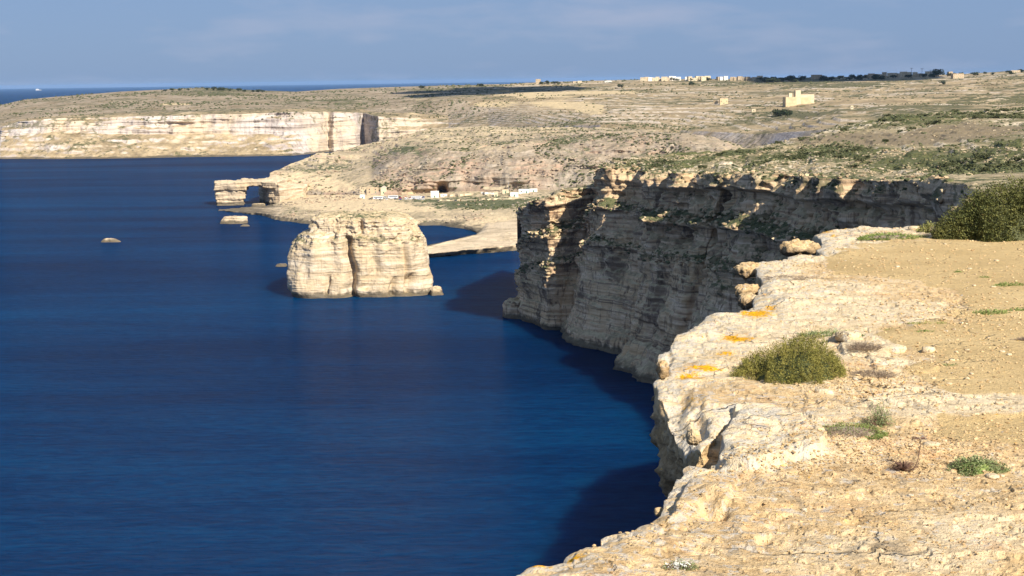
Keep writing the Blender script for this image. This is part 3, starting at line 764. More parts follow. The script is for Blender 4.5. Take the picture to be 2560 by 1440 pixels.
# roughen the edge line
segs = []
for i in range(len(ew) - 1):
    n = max(2, int(np.linalg.norm(ew[i + 1] - ew[i]) / 0.05))
    for k in range(n): segs.append(ew[i] * (1 - k / n) + ew[i + 1] * (k / n))
segs = np.array(segs[:900] if len(segs) > 900 else segs)
if len(segs) < 10: raise RuntimeError
e3 = np.c_[segs, np.zeros(len(segs))]
jit = np.stack([fbm(e3, 0.35, 4, 0.6, 111), fbm(e3, 0.35, 4, 0.6, 112)], -1) * 0.055
segs = segs + jit
fpx = np.concatenate([np.arange(900, 1200, 12), np.arange(1200, 2600, 2.1), np.arange(2600, 3300, 8)])
fpy = np.concatenate([np.arange(540, 556, 4), np.arange(556, 760, 1.25), np.arange(760, 1460, 2.0), np.arange(1460, 2600, 9)])
GX, GY = np.meshgrid(fpx, fpy)
W = at(GX, GY, z=GZ)
XY = W[..., :2].reshape(-1, 2)
A = segs[:-1]; Bv = segs[1:] - segs[:-1]
bl2 = (Bv ** 2).sum(1)
best = np.full(len(XY), 1e9); bq = np.zeros_like(XY)
side = np.zeros(len(XY))
near_idx = np.arange(len(XY))
for j in range(len(A)):
    d = XY - A[j]
    t = np.clip((d @ Bv[j]) / bl2[j], 0, 1)
    q = A[j] + t[:, None] * Bv[j]
    ds = ((XY - q) ** 2).sum(1)
    m = ds < best
    best[m] = ds[m]; bq[m] = q[m]
# inside test with a closed polygon (edge line + far right + behind camera)
poly = np.vstack([segs, [(30, 30), (30, -10), (-3, -10)]])
ins = np.zeros(len(XY), bool)
j = len(poly) - 1
for i in range(len(poly)):
    yi, yj = poly[i, 1], poly[j, 1]
    if yi != yj:
        c = ((yi > XY[:, 1]) != (yj > XY[:, 1])) & (XY[:, 0] < (poly[j, 0] - poly[i, 0]) * (XY[:, 1] - yi) / (yj - yi) + poly[i, 0])
        ins ^= c
    j = i
dist = np.sqrt(best)
sdv = np.where(ins, dist, -dist).reshape(GX.shape)
bq = bq.reshape(W.shape[:2] + (2,))
P0 = W.copy()

def polymask(X, Y, pts, soft):
    """smooth 0..1 inside an image-space polygon"""
    x = X.ravel(); y = Y.ravel()
    inside = np.zeros(len(x), bool); dm = np.full(len(x), 1e9)
    n = len(pts)
    for i in range(n):
        x1, y1 = pts[i]; x2, y2 = pts[(i + 1) % n]
        if y1 != y2:
            inside ^= ((y1 > y) != (y2 > y)) & (x < (x2 - x1) * (y - y1) / (y2 - y1) + x1)
        t = np.clip(((x - x1) * (x2 - x1) + (y - y1) * (y2 - y1)) / ((x2 - x1) ** 2 + (y2 - y1) ** 2), 0, 1)
        dm = np.minimum(dm, np.hypot(x - x1 - t * (x2 - x1), y - y1 - t * (y2 - y1)))
    return sstep(-soft, soft, np.where(inside, dm, -dm)).reshape(X.shape)

def ground_z(P, GX, GY, sdv):
    n1 = fbm(P, 1.3, 3, 0.5, 121)
    n2 = fbm(P, 0.32, 4, 0.6, 122)
    z = n1 * 0.020 + n2 * 0.009
    jx = GX + fbm(P, 0.25, 3, 0.6, 123) * 22
    jy = GY + fbm(P, 0.25, 3, 0.6, 124) * 12
    sandm = np.zeros_like(GX)
    jx = jx + 0
    for pts, k in SANDPOLY:
        sandm = np.maximum(sandm, k * polymask(jx, jy, pts, 14))
    z = z * (1 - 0.75 * sandm)
    rock = 1 - sandm
    # slabs with broken edges: raised beds
    for pts, h, soft in SLABS:
        z = z + h * polymask(jx, jy, pts, soft)
    fine = fbm(P, 0.07, 4, 0.62, 125)
    z = z + fine * 0.0045 * (0.25 + 0.75 * rock)
    # broken stepped relief of the bedrock
    q = fbm(P, 0.55, 4, 0.55, 126)
    ph = (q + 0.25 * fbm(P, 0.09, 3, 0.6, 129)) * 2.6
    saw = ph - np.floor(ph)
    z = z + (np.floor(ph) + sstep(0.88, 0.98, saw)) * 0.011 * rock
    pit = fbm(P, 0.045, 2, 0.5, 127)
    z = z - 0.008 * sstep(0.62, 0.85, pit) * rock
    # hollows
    for (cx, cy, rx, ry, k) in HOLLOWS:
        z = z - k * np.exp(-(((jx - cx) / rx) ** 2 + ((jy - cy) / ry) ** 2) ** 1.5)
    e = np.clip(sdv, 0, None)
    z = z - 0.03 * np.exp(-e / 0.05) + 0.025 * np.exp(-((e - 0.22) / 0.15) ** 2) * n2
    z = z + fbm(P, 0.16, 3, 0.6, 128) * 0.02 * np.exp(-e / 0.25)
    return z, sandm
SANDPOLY = [([(2050, 640), (2200, 600), (2330, 590), (2700, 590), (2700, 800), (2480, 800), (2300, 790), (2420, 770), (2380, 720), (2200, 690), (2080, 680)], 1.0),
            ([(2180, 830), (2350, 800), (2700, 790), (2700, 985), (2400, 975), (2260, 930), (2360, 880), (2230, 860)], 1.0),
            ([(2360, 1050), (2700, 1030), (2700, 1120), (2520, 1110), (2330, 1095)], 0.8)]
SLABS = [([(1795, 1150), (1805, 1080), (1850, 1030), (1960, 1040), (2050, 1100), (2060, 1140), (1960, 1160), (1870, 1172)], 0.045, 3),
         ([(2160, 985), (2400, 985), (2700, 1000), (2700, 1030), (2400, 1060), (2250, 1065), (2190, 1030)], 0.015, 6),
         ([(2090, 835), (2180, 850), (2230, 880), (2110, 880)], 0.03, 5),
         ([(2180, 880), (2330, 905), (2340, 930), (2200, 935)], 0.02, 5),
         ([(1680, 1300), (1700, 1230), (1760, 1190), (1850, 1190), (1840, 1240), (1760, 1290)], 0.03, 6),
         ([(1900, 700), (2100, 680), (2330, 720), (2400, 790), (2200, 820), (1950, 800)], 0.012, 8)]
HOLLOWS = [(1775, 1276, 40, 16, 0.10), (1918, 1340, 22, 9, 0.05), (1700, 1085, 50, 35, 0.10), (1690, 1010, 30, 40, 0.06), (1740, 1050, 14, 40, 0.05), (1668, 900, 10, 30, 0.03), (2120, 1300, 30, 8, 0.02), (2000, 1400, 26, 7, 0.02), (2160, 1240, 60, 14, 0.012), (2300, 1390, 90, 18, 0.012)]
gz, sandm = ground_z(P0, GX, GY, sdv)
Vf = P0.copy(); Vf[..., 2] = GZ + gz
# wall: points outside the lip are wrapped down the face under it
t = np.clip(-sdv, 0, None)
outm = sdv < 0
nx = (P0[..., :2] - bq); nl = np.linalg.norm(nx, axis=-1) + 1e-6
nx = nx / nl[..., None]
dpt = 1.3 * t + 6.0 * t ** 1.8
q3 = np.stack([bq[..., 0], bq[..., 1], -dpt], -1)
offw = 0.01 * np.tanh(t * 12) + fbm(q3, 0.45, 4, 0.6, 131) * (0.26 * np.tanh(dpt * 2.5)) + fbm(q3 * [1, 1, 2.5], 0.12, 3, 0.6, 132) * 0.05 * np.tanh(dpt * 6) - 0.34 * np.tanh(dpt * 0.7)
Vf[..., 0] = np.where(outm, bq[..., 0] + nx[..., 0] * offw, Vf[..., 0])
Vf[..., 1] = np.where(outm, bq[..., 1] + nx[..., 1] * offw, Vf[..., 1])
Vf[..., 2] = np.where(outm, GZ + gz - dpt + fbm(q3, 0.2, 3, 0.6, 133) * 0.03 * np.tanh(t * 8), Vf[..., 2])
fc = gridfaces(*GX.shape, False)
tf = t.ravel()
keep = (tf[fc].max(1) < 1.9)
fc = fc[keep]
LICH = [(1890, 786, 46, 9, 1.3), (1925, 770, 16, 8, 1.2), (1850, 845, 52, 6, 1.2), (1810, 880, 30, 4, 1.0), (1825, 838, 24, 4, .9), (1760, 926, 50, 5, 1.2), (1725, 944, 38, 9, 1.4), (1350, 1400, 30, 5, 1.1), (1437, 1392, 22, 7, 1.3), (2110, 567, 40, 4, 1.3), (2060, 576, 28, 4, 1.0), (2085, 588, 20, 3, .8), (2020, 1190, 14, 4, .7), (1720, 1000, 25, 8, .6), (2200, 566, 30, 2, .8)]
lich = blob(GX, GY, LICH)
edgew = np.exp(-np.clip(sdv, 0, None) / 0.45) * (1 - 0.0 * t)
pale = blob(GX, GY, [(1950, 770, 330, 60, 0.9), (2420, 1010, 260, 34, 1.1), (1930, 1100, 110, 55, 0.8), (1850, 640, 200, 40, .4), (2050, 600, 120, 26, .7), (2450, 1330, 170, 70, 0.7), (2150, 850, 80, 30, .6), (2250, 910, 90, 22, .5), (2280, 1180, 170, 30, 0.3), (1750, 800, 120, 80, .5)])
SLABP = [(1795, 1150), (1805, 1080), (1850, 1033), (1960, 1043), (2045, 1097), (2060, 1140), (1960, 1160), (1870, 1172)]
jx_ = GX + fbm(P0, 0.2, 4, 0.6, 136) * 16; jy_ = GY + fbm(P0, 0.2, 4, 0.6, 137) * 8
pale = pale * (1 - 0.5 * sandm) + 1.6 * polymask(jx_, jy_, SLABP, 4)
pale -= 0.9 * blob(GX, GY, [(1850, 1250, 260, 70, 1.0), (1600, 1390, 260, 50, 1.0), (1950, 1010, 180, 22, 0.6), (2050, 700, 160, 12, .5), (1750, 1000, 90, 40, .4)])
def fg_mat():
    b = NB('foreground_limestone')
    P = b.pos
    a_s, a_l, a_p, a_e, a_o = b.attr('soil'), b.attr('lichen'), b.attr('pale'), b.attr('edge'), b.attr('wall')
    n0 = b.noise(P, 0.9, 6, 0.6)
    n1 = b.noise(P, 4.5, 7, 0.68, 0.3)
    n2 = b.noise(P, 22, 6, 0.7)
    n3 = b.noise(P, 95, 4, 0.6)
    m = b.math('ADD', b.math('MULTIPLY', n1, 0.5), b.math('MULTIPLY', n2, 0.5))
    tan = b.ramp(m, [(0.36, (0.35, 0.225, 0.105)), (0.46, (0.53, 0.365, 0.18)), (0.54, (0.65, 0.465, 0.245)), (0.64, (0.75, 0.575, 0.35))])
    pal = b.ramp(m, [(0.34, (0.40, 0.295, 0.165)), (0.43, (0.62, 0.475, 0.28)), (0.54, (0.74, 0.59, 0.375)), (0.66, (0.82, 0.70, 0.50))])
    pm = b.ss(b.math('ADD', b.math('ADD', a_p, a_e), b.math('MULTIPLY', b.math('SUBTRACT', n0, 0.5), 2.2)), 0.25, 0.75)
    rock = b.mix(pm, tan, pal)
    # rusty patches and grey crust
    r1 = b.noise(P, 3.1, 6, 0.65, 0.6)
    rock = b.mix(b.math('MULTIPLY', b.ss(r1, 0.56, 0.68), 0.55), rock, (0.52, 0.30, 0.14))
    r2 = b.noise(b.scale(P, (1.4, 0.7, 1)), 2.6, 7, 0.72, 0.5)
    rock = b.mix(b.math('MULTIPLY', b.ss(r2, 0.57, 0.66), 0.55), rock, (0.27, 0.225, 0.165))
    # dark pocks
    v = b.noise(P, 42, 3, 0.6)
    rock = b.mix(b.math('MULTIPLY', b.ss(v, 0.62, 0.70), 0.45), rock, (0.20, 0.15, 0.095))
    w = b.noise(P, 60, 3, 0.6)
    rock = b.mix(b.math('MULTIPLY', b.ss(w, 0.66, 0.72), 0.25), rock, (0.80, 0.75, 0.64))
    wp = b.n('ShaderNodeVectorMath', operation='ADD'); b.set(wp.inputs[0], P)
    dn = b.n('ShaderNodeTexNoise'); b.set(dn.inputs['Vector'], P); dn.inputs['Scale'].default_value = 2.2; dn.inputs['Detail'].default_value = 5
    dv = b.scale(dn.outputs['Color'], (0.9, 0.9, 0.9)); b.set(wp.inputs[1], dv)
    ck = b.vor(wp.outputs[0], 1.1, 'DISTANCE_TO_EDGE')
    ckm = b.math('MULTIPLY', b.math('SUBTRACT', 1.0, b.ss(ck, 0.004, 0.022)), b.ss(n0, 0.44, 0.58))
    rock = b.mix(b.math('MULTIPLY', ckm, 0.55), rock, (0.20, 0.14, 0.08))
    # grey lichen crust near the edge and on the wall
    gcr = b.noise(P, 14, 5, 0.7, 0.4)
    rock = b.mix(b.math('MULTIPLY', b.ss(b.math('ADD', gcr, b.math('MULTIPLY', a_e, 0.14)), 0.58, 0.66), 0.6), rock, (0.50, 0.48, 0.43))
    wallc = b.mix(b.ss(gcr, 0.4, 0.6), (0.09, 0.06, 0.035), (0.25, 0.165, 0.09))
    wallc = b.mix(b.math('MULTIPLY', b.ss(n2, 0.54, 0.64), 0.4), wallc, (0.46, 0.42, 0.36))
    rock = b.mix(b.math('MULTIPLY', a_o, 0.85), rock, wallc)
    soil = b.ramp(b.math('ADD', b.math('MULTIPLY', n2, 0.4), b.math('MULTIPLY', n0, 0.6)), [(0.38, (0.44, 0.31, 0.14)), (0.52, (0.54, 0.385, 0.18)), (0.65, (0.61, 0.455, 0.23))])
    soil = b.mix(b.math('MULTIPLY', b.ss(n3, 0.62, 0.72), 0.5), soil, (0.66, 0.55, 0.38))
    sm = b.ss(b.math('ADD', a_s, b.math('MULTIPLY', b.math('SUBTRACT', n1, 0.5), 1.3)), 0.35, 0.65)
    col = b.mix(sm, rock, soil)
    lm = b.ss(b.math('ADD', a_l, b.math('MULTIPLY', b.math('SUBTRACT', b.noise(P, 22, 8, 0.85), 0.5), 5.5)), 0.55, 0.85)
    lcol = b.ramp(n2, [(0.38, (0.50, 0.22, 0.008)), (0.6, (0.78, 0.40, 0.012))])
    col = b.mix(lm, col, lcol)
    hg = b.math('ADD', b.math('ADD', b.math('MULTIPLY', n1, 0.5), b.math('MULTIPLY', n2, 0.7)), b.math('MULTIPLY', n3, 0.5))
    hg = b.math('SUBTRACT', hg, b.math('MULTIPLY', b.ss(v, 0.58, 0.68), 0.3))
    hg = b.math('SUBTRACT', hg, b.math('MULTIPLY', ckm, 0.8))
    nrm = b.bump(hg, 1.0, 0.02)
    return b.done(col, nrm)
M_FG = fg_mat()
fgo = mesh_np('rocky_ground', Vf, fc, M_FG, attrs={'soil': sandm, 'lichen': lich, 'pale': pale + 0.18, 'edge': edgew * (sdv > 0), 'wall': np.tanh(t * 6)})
tag(fgo, kind='structure')

def gz_at(px, py):
    """height of the built foreground under a photo point of its base plane"""
    i = int(np.argmin(np.abs(fpy - py))); j = int(np.argmin(np.abs(fpx - px)))
    return Vf[i, j].copy()

# ------------------------------------------------------------------ haze
b_h = bpy.data.materials.new('haze_air'); b_h.use_nodes = True
ht = b_h.node_tree; ht.nodes.clear()
ho = ht.nodes.new('ShaderNodeOutputMaterial'); pv = ht.nodes.new('ShaderNodeVolumePrincipled')
pv.inputs['Color'].default_value = (0.32, 0.54, 0.90, 1)
pv.inputs['Density'].default_value = 1.0e-5
pv.inputs['Anisotropy'].default_value = 0.0
ht.links.new(pv.outputs[0], ho.inputs['Volume'])
bm = bmesh.new(); box(bm, -125000, 125000, -125000, 125000, -12, 215)
hz = bmobj('haze', bm, b_h); tag(hz, kind='stuff')

# ------------------------------------------------------------------ things out on the land
def surf_lookup(surf):
    V, S = surf[0], surf[1]
    X, Y = proj(V)
    return V.reshape(-1, 3), X.ravel(), Y.ravel()
SF = surf_lookup(FAR); SB = surf_lookup(BAY); SH = surf_lookup(HILL)
def land_at(sf, px, py):
    d = (sf[1] - px) ** 2 + (sf[2] - py) ** 2
    c = np.where(d < 9)[0]
    i = c[np.argmin(sf[0][c, 1])] if len(c) else int(np.argmin(d))
    return Vector(sf[0][i])

M_WHITE = flat_mat('white_plaster', (0.72, 0.69, 0.62), 0.12, 3)
M_CREAM = flat_mat('cream_stone', (0.60, 0.50, 0.34), 0.15, 3)
M_TANW = flat_mat('tan_stone', (0.46, 0.36, 0.24), 0.15, 3)
M_YEL = flat_mat('golden_stone', (0.58, 0.45, 0.27), 0.12, 4)
M_GLASS = flat_mat('dark_window', (0.03, 0.035, 0.045), 0.2, 2, rough=0.3)
M_ROOF = flat_mat('flat_roof', (0.50, 0.44, 0.36), 0.15, 2)
M_DOORW = flat_mat('green_wood', (0.05, 0.16, 0.11), 0.2, 0.5)
M_METAL = flat_mat('grey_metal', (0.20, 0.20, 0.21), 0.2, 0.5, rough=0.5)

def house(px, py, wpx, hpx, label, sf, wall=M_CREAM, group=None, gable=False, storeys=1, depth=None, D=None, rz=0.0, cat='house', name='house', door=True):
    p = land_at(sf, px, py)
    s = p.y / F
    w = wpx * s; h = hpx * s; dp = depth or w * 0.7
    root = empty(name, p, rz, label=label, cat=cat, group=group)
    bm = bmesh.new(); box(bm, -w / 2, w / 2, 0, dp, -3, h)
    bmobj('wall', bm, wall, root)
    bm = bmesh.new()
    if gable:
        v = [bm.verts.new(c) for c in ((-w / 2 - .3, -.3, h), (w / 2 + .3, -.3, h), (w / 2 + .3, dp + .3, h), (-w / 2 - .3, dp + .3, h), (0, -.3, h + w * .35), (0, dp + .3, h + w * .35))]
        for q in ((0, 1, 4), (1, 2, 5, 4), (2, 3, 5), (3, 0, 4, 5), (0, 3, 2, 1)): bm.faces.new([v[i] for i in q])
    else:
        t = 0.35
        box(bm, -w / 2 - .1, w / 2 + .1, -.1, t, h + .02, h + .7); box(bm, -w / 2 - .1, w / 2 + .1, dp - t, dp + .1, h + .02, h + .7)
        box(bm, -w / 2 - .1, -w / 2 + t, t + .01, dp - t - .01, h + .02, h + .7); box(bm, w / 2 - t, w / 2 + .1, t + .01, dp - t - .01, h + .02, h + .7)
        box(bm, -w / 2 + t + .01, w / 2 - t - .01, t + .01, dp - t - .01, h + .01, h + .12)
    bmobj('roof', bm, wall if not gable else M_ROOF, root)
    n = max(1, int(w / 5.0)); sh = h / storeys
    for k in range(storeys):
        for i in range(n):
            x = -w / 2 + (i + .5) * w / n
            ww, wh = min(1.3, w / n * .35), min(1.5, sh * .4)
            bm = bmesh.new(); zc = k * sh + sh * .55
            if k == 0 and i == n // 2 and door:
                box(bm, x - .7, x + .7, -.06, -.01, .05, min(2.3, sh * .75)); bmobj('door', bm, M_DOORW, root)
            else:
                box(bm, x - ww / 2, x + ww / 2, -.05, -.01, zc - wh / 2, zc + wh / 2); bmobj('window', bm, M_GLASS, root)
    return root

# buildings on the flat ground by the inner bay
house(932, 481, 30, 13, 'pale two storey house beside the small chapel by the cliff foot', SB, M_TANW, storeys=2)
ch = house(957, 484, 15, 14, 'small pale chapel with pointed gable beside the tan house', SB, M_CREAM, gable=True, cat='chapel', name='chapel', depth=12)
house(1010, 482, 14, 11, 'low brown stone house left of the yellow walled one', SB, M_TANW)
house(1030, 481, 20, 10, 'yellow walled low house below the pink scarp', SB, M_YEL)
house(1086, 491, 20, 14, 'bright white boathouse left of the black cave mouth', SB, M_WHITE, cat='building', name='building')
house(1108, 490, 16, 5, 'low white annex right of the white boathouse', SB, M_WHITE, cat='building', name='building', door=False)
house(904, 494, 12, 8, 'tiny white kiosk at the left end of the car park', SB, M_WHITE, cat='kiosk', name='kiosk', depth=4)
house(1240, 489, 10, 10, 'narrow cream hut standing left of the flat white shed', SB, M_CREAM, cat='hut', name='hut')
house(1284, 489, 20, 8, 'flat white shed in front of the long white roofs', SB, M_WHITE, cat='shed', name='shed')
house(1262, 481, 16, 7, 'cream shed behind the narrow cream hut', SB, M_CREAM, cat='shed', name='shed')
house(1308, 481, 26, 8, 'long white roofed shed, left of the pair', SB, M_WHITE, cat='shed', name='shed')
house(1333, 478, 20, 6, 'long white roofed shed, right of the pair', SB, M_WHITE, cat='shed', name='shed')
house(1220, 488, 6, 4, 'tiny stone hut at the end of the field wall', SB, M_CREAM, cat='hut', name='hut', door=False)

def wall_run(name, pts, sf, h, m, label, cat='wall', th=0.8):
    bm = bmesh.new()
    P = []
    for i in range(len(pts) - 1):
        n = max(1, int(abs(pts[i + 1][0] - pts[i][0]) / 6))
        for k in range(n): P.append(land_at(sf, pts[i][0] + (pts[i + 1][0] - pts[i][0]) * k / n, pts[i][1] + (pts[i + 1][1] - pts[i][1]) * k / n))
    P.append(land_at(sf, *pts[-1]))
    rings = []
    for p in P:
        hh_ = h * random.uniform(.8, 1.15)
        rings.append([bm.verts.new(c) for c in ((p.x, p.y - th / 2, p.z - 1.5), (p.x, p.y - th / 2, p.z + hh_), (p.x, p.y + th / 2, p.z + hh_), (p.x, p.y + th / 2, p.z - 1.5))])
    for a, b_ in zip(rings, rings[1:]):
        for i in range(3): bm.faces.new((a[i], b_[i], b_[i + 1], a[i + 1]))
    bm.faces.new(rings[0]); bm.faces.new(rings[-1][::-1])
    return tag(bmobj(name, bm, m), label, cat)
wall_run('boundary_wall', [(1118, 489), (1150, 487), (1182, 485)], SB, 2.2, M_CREAM, 'pale boundary wall running right from the white boathouse')
wall_run('boundary_wall', [(1200, 482), (1238, 484)], SB, 2.0, M_WHITE, 'short whitish wall left of the cream hut')
wall_run('field_wall', [(1092, 499), (1160, 500), (1230, 497), (1320, 494)], SB, 1.2, M_CREAM, 'long broken pale wall along the green field by the inner bay')
wall_run('field_wall', [(1205, 470), (1240, 472), (1272, 466)], SB, 2.0, M_CREAM, 'pale retaining wall on the slope above the sheds')

# cars
def car_mesh(name, body, L_=4.3, Wd=1.75, Hb=0.75, Ht=1.45, bus=False):
    bm = bmesh.new()
    prof = [(-L_ / 2, .3), (-L_ / 2, Hb), (-L_ * .42, Hb + .1), (-L_ * .30, Ht), (L_ * .12, Ht), (L_ * .26, Hb + .12), (L_ / 2 - .1, Hb - .02), (L_ / 2, .45), (L_ / 2, .3)] if not bus else \
           [(-L_ / 2, .4), (-L_ / 2, Ht - .15), (-L_ / 2 + .2, Ht), (L_ / 2 - .3, Ht), (L_ / 2, Ht - .5), (L_ / 2, .4)]
    a = [bm.verts.new((x, -Wd / 2, z)) for x, z in prof]; c = [bm.verts.new((x, Wd / 2, z)) for x, z in prof]
    bm.faces.new(a); bm.faces.new(c[::-1])
    for i in range(len(a)):
        f = bm.faces.new((a[i], c[i], c[(i + 1) % len(a)], a[(i + 1) % len(a)]))
        if not bus and i in (2, 4): f.material_index = 1
    z0, z1 = (Hb + .12, Ht - .12) if not bus else (Ht * .5, Ht * .82)
    for sy in (-1, 1):
        y = sy * (Wd / 2 + .01)
        xs = (-L_ * .3, L_ * .16) if not bus else (-L_ * .46, L_ * .46)
        v = [bm.verts.new(q) for q in ((xs[0], y, z0), (xs[1], y, z0), (xs[1] - (.4 if not bus else 0), y, z1), (xs[0] + (.15 if not bus else 0), y, z1))]
        f = bm.faces.new(v if sy < 0 else v[::-1]); f.material_index = 1
        for wx in (-L_ * .31, L_ * .31):
            r_ = .32 if not bus else .48
            cv = [bm.verts.new((wx + r_ * math.cos(k * math.pi / 5), y * 1.01, r_ + r_ * math.sin(k * math.pi / 5))) for k in range(10)]
            f = bm.faces.new(cv if sy < 0 else cv[::-1]); f.material_index = 2
    return bmobj(name, bm, [body, M_GLASS, flat_mat('tyre', (.02, .02, .02), .1, .3)])
cols = {'white': (.75, .75, .74), 'blue': (.05, .12, .36), 'red': (.50, .03, .04), 'silver': (.42, .43, .45), 'dark': (.03, .035, .05)}
protos = {}
spots = []
rc = random.Random(5)
for row, (y0, xa, xb) in enumerate([(497, 924, 1064), (494, 930, 1068), (491.5, 960, 1062)]):
    x = xa
    while x < xb:
        spots.append((x + rc.uniform(-1, 1), y0 + rc.uniform(-.5, .5))); x += rc.uniform(9.5, 15)
for (x, y) in spots:
    k = rc.choice(['white', 'white', 'blue', 'silver', 'red', 'dark'] if not 1000 < x < 1020 else ['red', 'red', 'white'])
    if k not in protos:
        o = car_mesh('parked_car', flat_mat(k + '_car_paint', cols[k], .08, 1, rough=.35)); protos[k] = o
    else:
        o = protos[k].copy(); COL.objects.link(o)
    o.location = land_at(SB, x, y) + Vector((0, 0, .25)); o.rotation_euler = (0, 0, rc.choice([0, math.pi, .3, 1.2]))
    tag(o, {'white': 'small white car', 'blue': 'small blue car', 'red': 'small red car', 'silver': 'small silver car', 'dark': 'small dark car'}[k] + ' in the crowded car park below the slope', 'car', 'cars in the crowded car park')
bus0 = None
for x, y, lab in ((982, 493.5, 'white coach in the middle of the car park'), (1040, 495, 'white coach at the right end of the car park'), (946, 495.5, 'white coach at the left end of the car park')):
    if bus0 is None: o = bus0 = car_mesh('coach', flat_mat('coach_paint', (.72, .73, .76), .06, 1, rough=.35), 11.5, 2.5, 1, 3.1, True)
    else: o = bus0.copy(); COL.objects.link(o)
    o.location = land_at(SB, x, y) + Vector((0, -2, .3)); o.rotation_euler = (0, 0, .08)
    tag(o, lab, 'coach')

# old stone works and tower on the far slope
def fort():
    p = land_at(SF, 1978, 262); s = p.y / F
    root = empty('stone_fort', p, 0, label='golden walled stone works with a square tower on the far slope', cat='fort')
    def blk(name, x0, x1, y0, y1, z1, m):
        bm = bmesh.new(); vs = box(bm, x0 * s, x1 * s, y0, y1, -8, z1 * s); bmobj(name, bm, m, root)
    blk('front_wall', -14, 14, 0, 30, 22, M_YEL)
    blk('tower', 12, 25, 6, 22, 38, M_CREAM)
    blk('side_wall', 14.1, 52, 12, 40, 20, M_YEL)
    blk('upper_wall', 25.2, 68, 40.2, 60, 27, M_CREAM)
    blk('turret', -4, 4, 8, 16, 31, M_CREAM)
fort()
house(1808, 258, 20, 13, 'golden walled ruin to the left of the stone fort', SF, M_YEL, cat='ruin', name='ruin')
wall_run('field_wall', [(1782, 256), (1800, 257)], SF, 5, M_YEL, 'low golden wall left of the golden ruin')
house(2011, 0 + 267, 6, 6, 'tiny red and white hut below the stone fort', SF, M_CREAM, cat='hut', name='hut') if False else None
house(2128, 272, 7, 8, 'small pale square hut on the slope right of the fort', SF, M_CREAM, cat='hut', name='hut', door=False)
house(1884, 278, 10, 6, 'small stone hut on the track below the fort', SF, M_CREAM, cat='hut', name='hut', door=False)

# houses along the skyline
hs = random.Random(21)
sk_desc = []
def sky_y(px): return float(np.interp(px, [p[0] for p in SKY if len(p) == 3], [p[1] for p in SKY if len(p) == 3]))
pos_list = [(1345, 11, 12, 'tower'), (1435, 8, 4, 0), (1447, 8, 5, 0), (1520, 18, 3, 0)]
for x0, x1, n in ((1604, 1698, 11), (1714, 1774, 7), (1796, 1818, 3), (1826, 1902, 8), (2030, 2052, 2), (2096, 2110, 1), (2162, 2228, 6), (2228, 2330, 8)):
    for i in range(n):
        pos_list.append((x0 + (x1 - x0) * (i + .5) / n + hs.uniform(-1.5, 1.5), hs.uniform(9, 16), hs.uniform(6, 11) * (1.25 if x0 in (2162, 2228) else 1), 0))
pos_list += [(2395, 28, 11, 'pink'), (2375, 10, 10, 0), (2540, 24, 5, 0)]
for i, (x, w, h, k) in enumerate(pos_list):
    col = hs.choice([M_WHITE, M_CREAM, M_CREAM, M_TANW]) if x < 1820 else hs.choice([M_TANW, M_CREAM, M_TANW])
    lab = {'tower': 'lone square stone tower house on the bare skyline', 'pink': 'broad pinkish walled building at the top right of the terraces'}.get(k)
    if not lab:
        lab = ('small flat roofed house in the pale hamlet strung along the skyline' if x < 1820 else 'flat roofed village house among dark trees on the right skyline')
    house(x, sky_y(x) + (2.5 if k != 'pink' else 9), w, h, lab, SF, col, group=None if k else ('houses along the skyline' if x < 1820 else 'village houses on the right skyline'), storeys=2 if h > 8 else 1, depth=14, rz=hs.uniform(-.3, .3))
for px_, hh_ in ((2278, 22), (2304, 20), (2325, 16)):
    p = land_at(SF, px_, sky_y(px_) + 3)
    bm = bmesh.new(); box(bm, -.4, .4, -.4, .4, -2, hh_ * 1.15); box(bm, -4, 4, -.3, .3, hh_ * 1.15 - 1.4, hh_ * 1.15 - .6)
    o = bmobj('power_pole', bm, M_METAL); o.location = p
    tag(o, 'thin dark pole rising behind the village houses', 'pole', 'poles behind the village')
p = land_at(SB, 1271, 476)
bm = bmesh.new(); box(bm, -.25, .25, -.25, .25, -1, 11); box(bm, -1.1, 1.1, -.15, .15, 9.6, 10)
o = bmobj('power_pole', bm, M_METAL); o.location = p; tag(o, 'thin pole standing among the white sheds', 'pole')

# ship on the horizon
root = empty('ship', at(95, 219, D=60000), 0.1, label='tiny white ship on the sea horizon at far left', cat='ship')
root.location.z = 0
bm = bmesh.new()
for z, k in ((0, .9), (22, 1.0)):
    pass
pr = [(-95, 14), (95, 14), (118, 0), (95, -14), (-95, -14)]
lo = [bm.verts.new((x * .92, y * .8, -4)) for x, y in pr]; hi = [bm.verts.new((x, y, 20)) for x, y in pr]
bm.faces.new(lo[::-1]); bm.faces.new(hi)
for i in range(5): bm.faces.new((lo[i], lo[(i + 1) % 5], hi[(i + 1) % 5], hi[i]))
bmobj('hull', bm, M_WHITE, root)
bm = bmesh.new(); box(bm, -80, 40, -11, 11, 20.1, 40); box(bm, -70, 20, -9, 9, 40.1, 55)
bmobj('superstructure', bm, M_WHITE, root)
bm = bmesh.new(); box(bm, -50, -35, -5, 5, 55.1, 70); bmobj('funnel', bm, M_METAL, root)

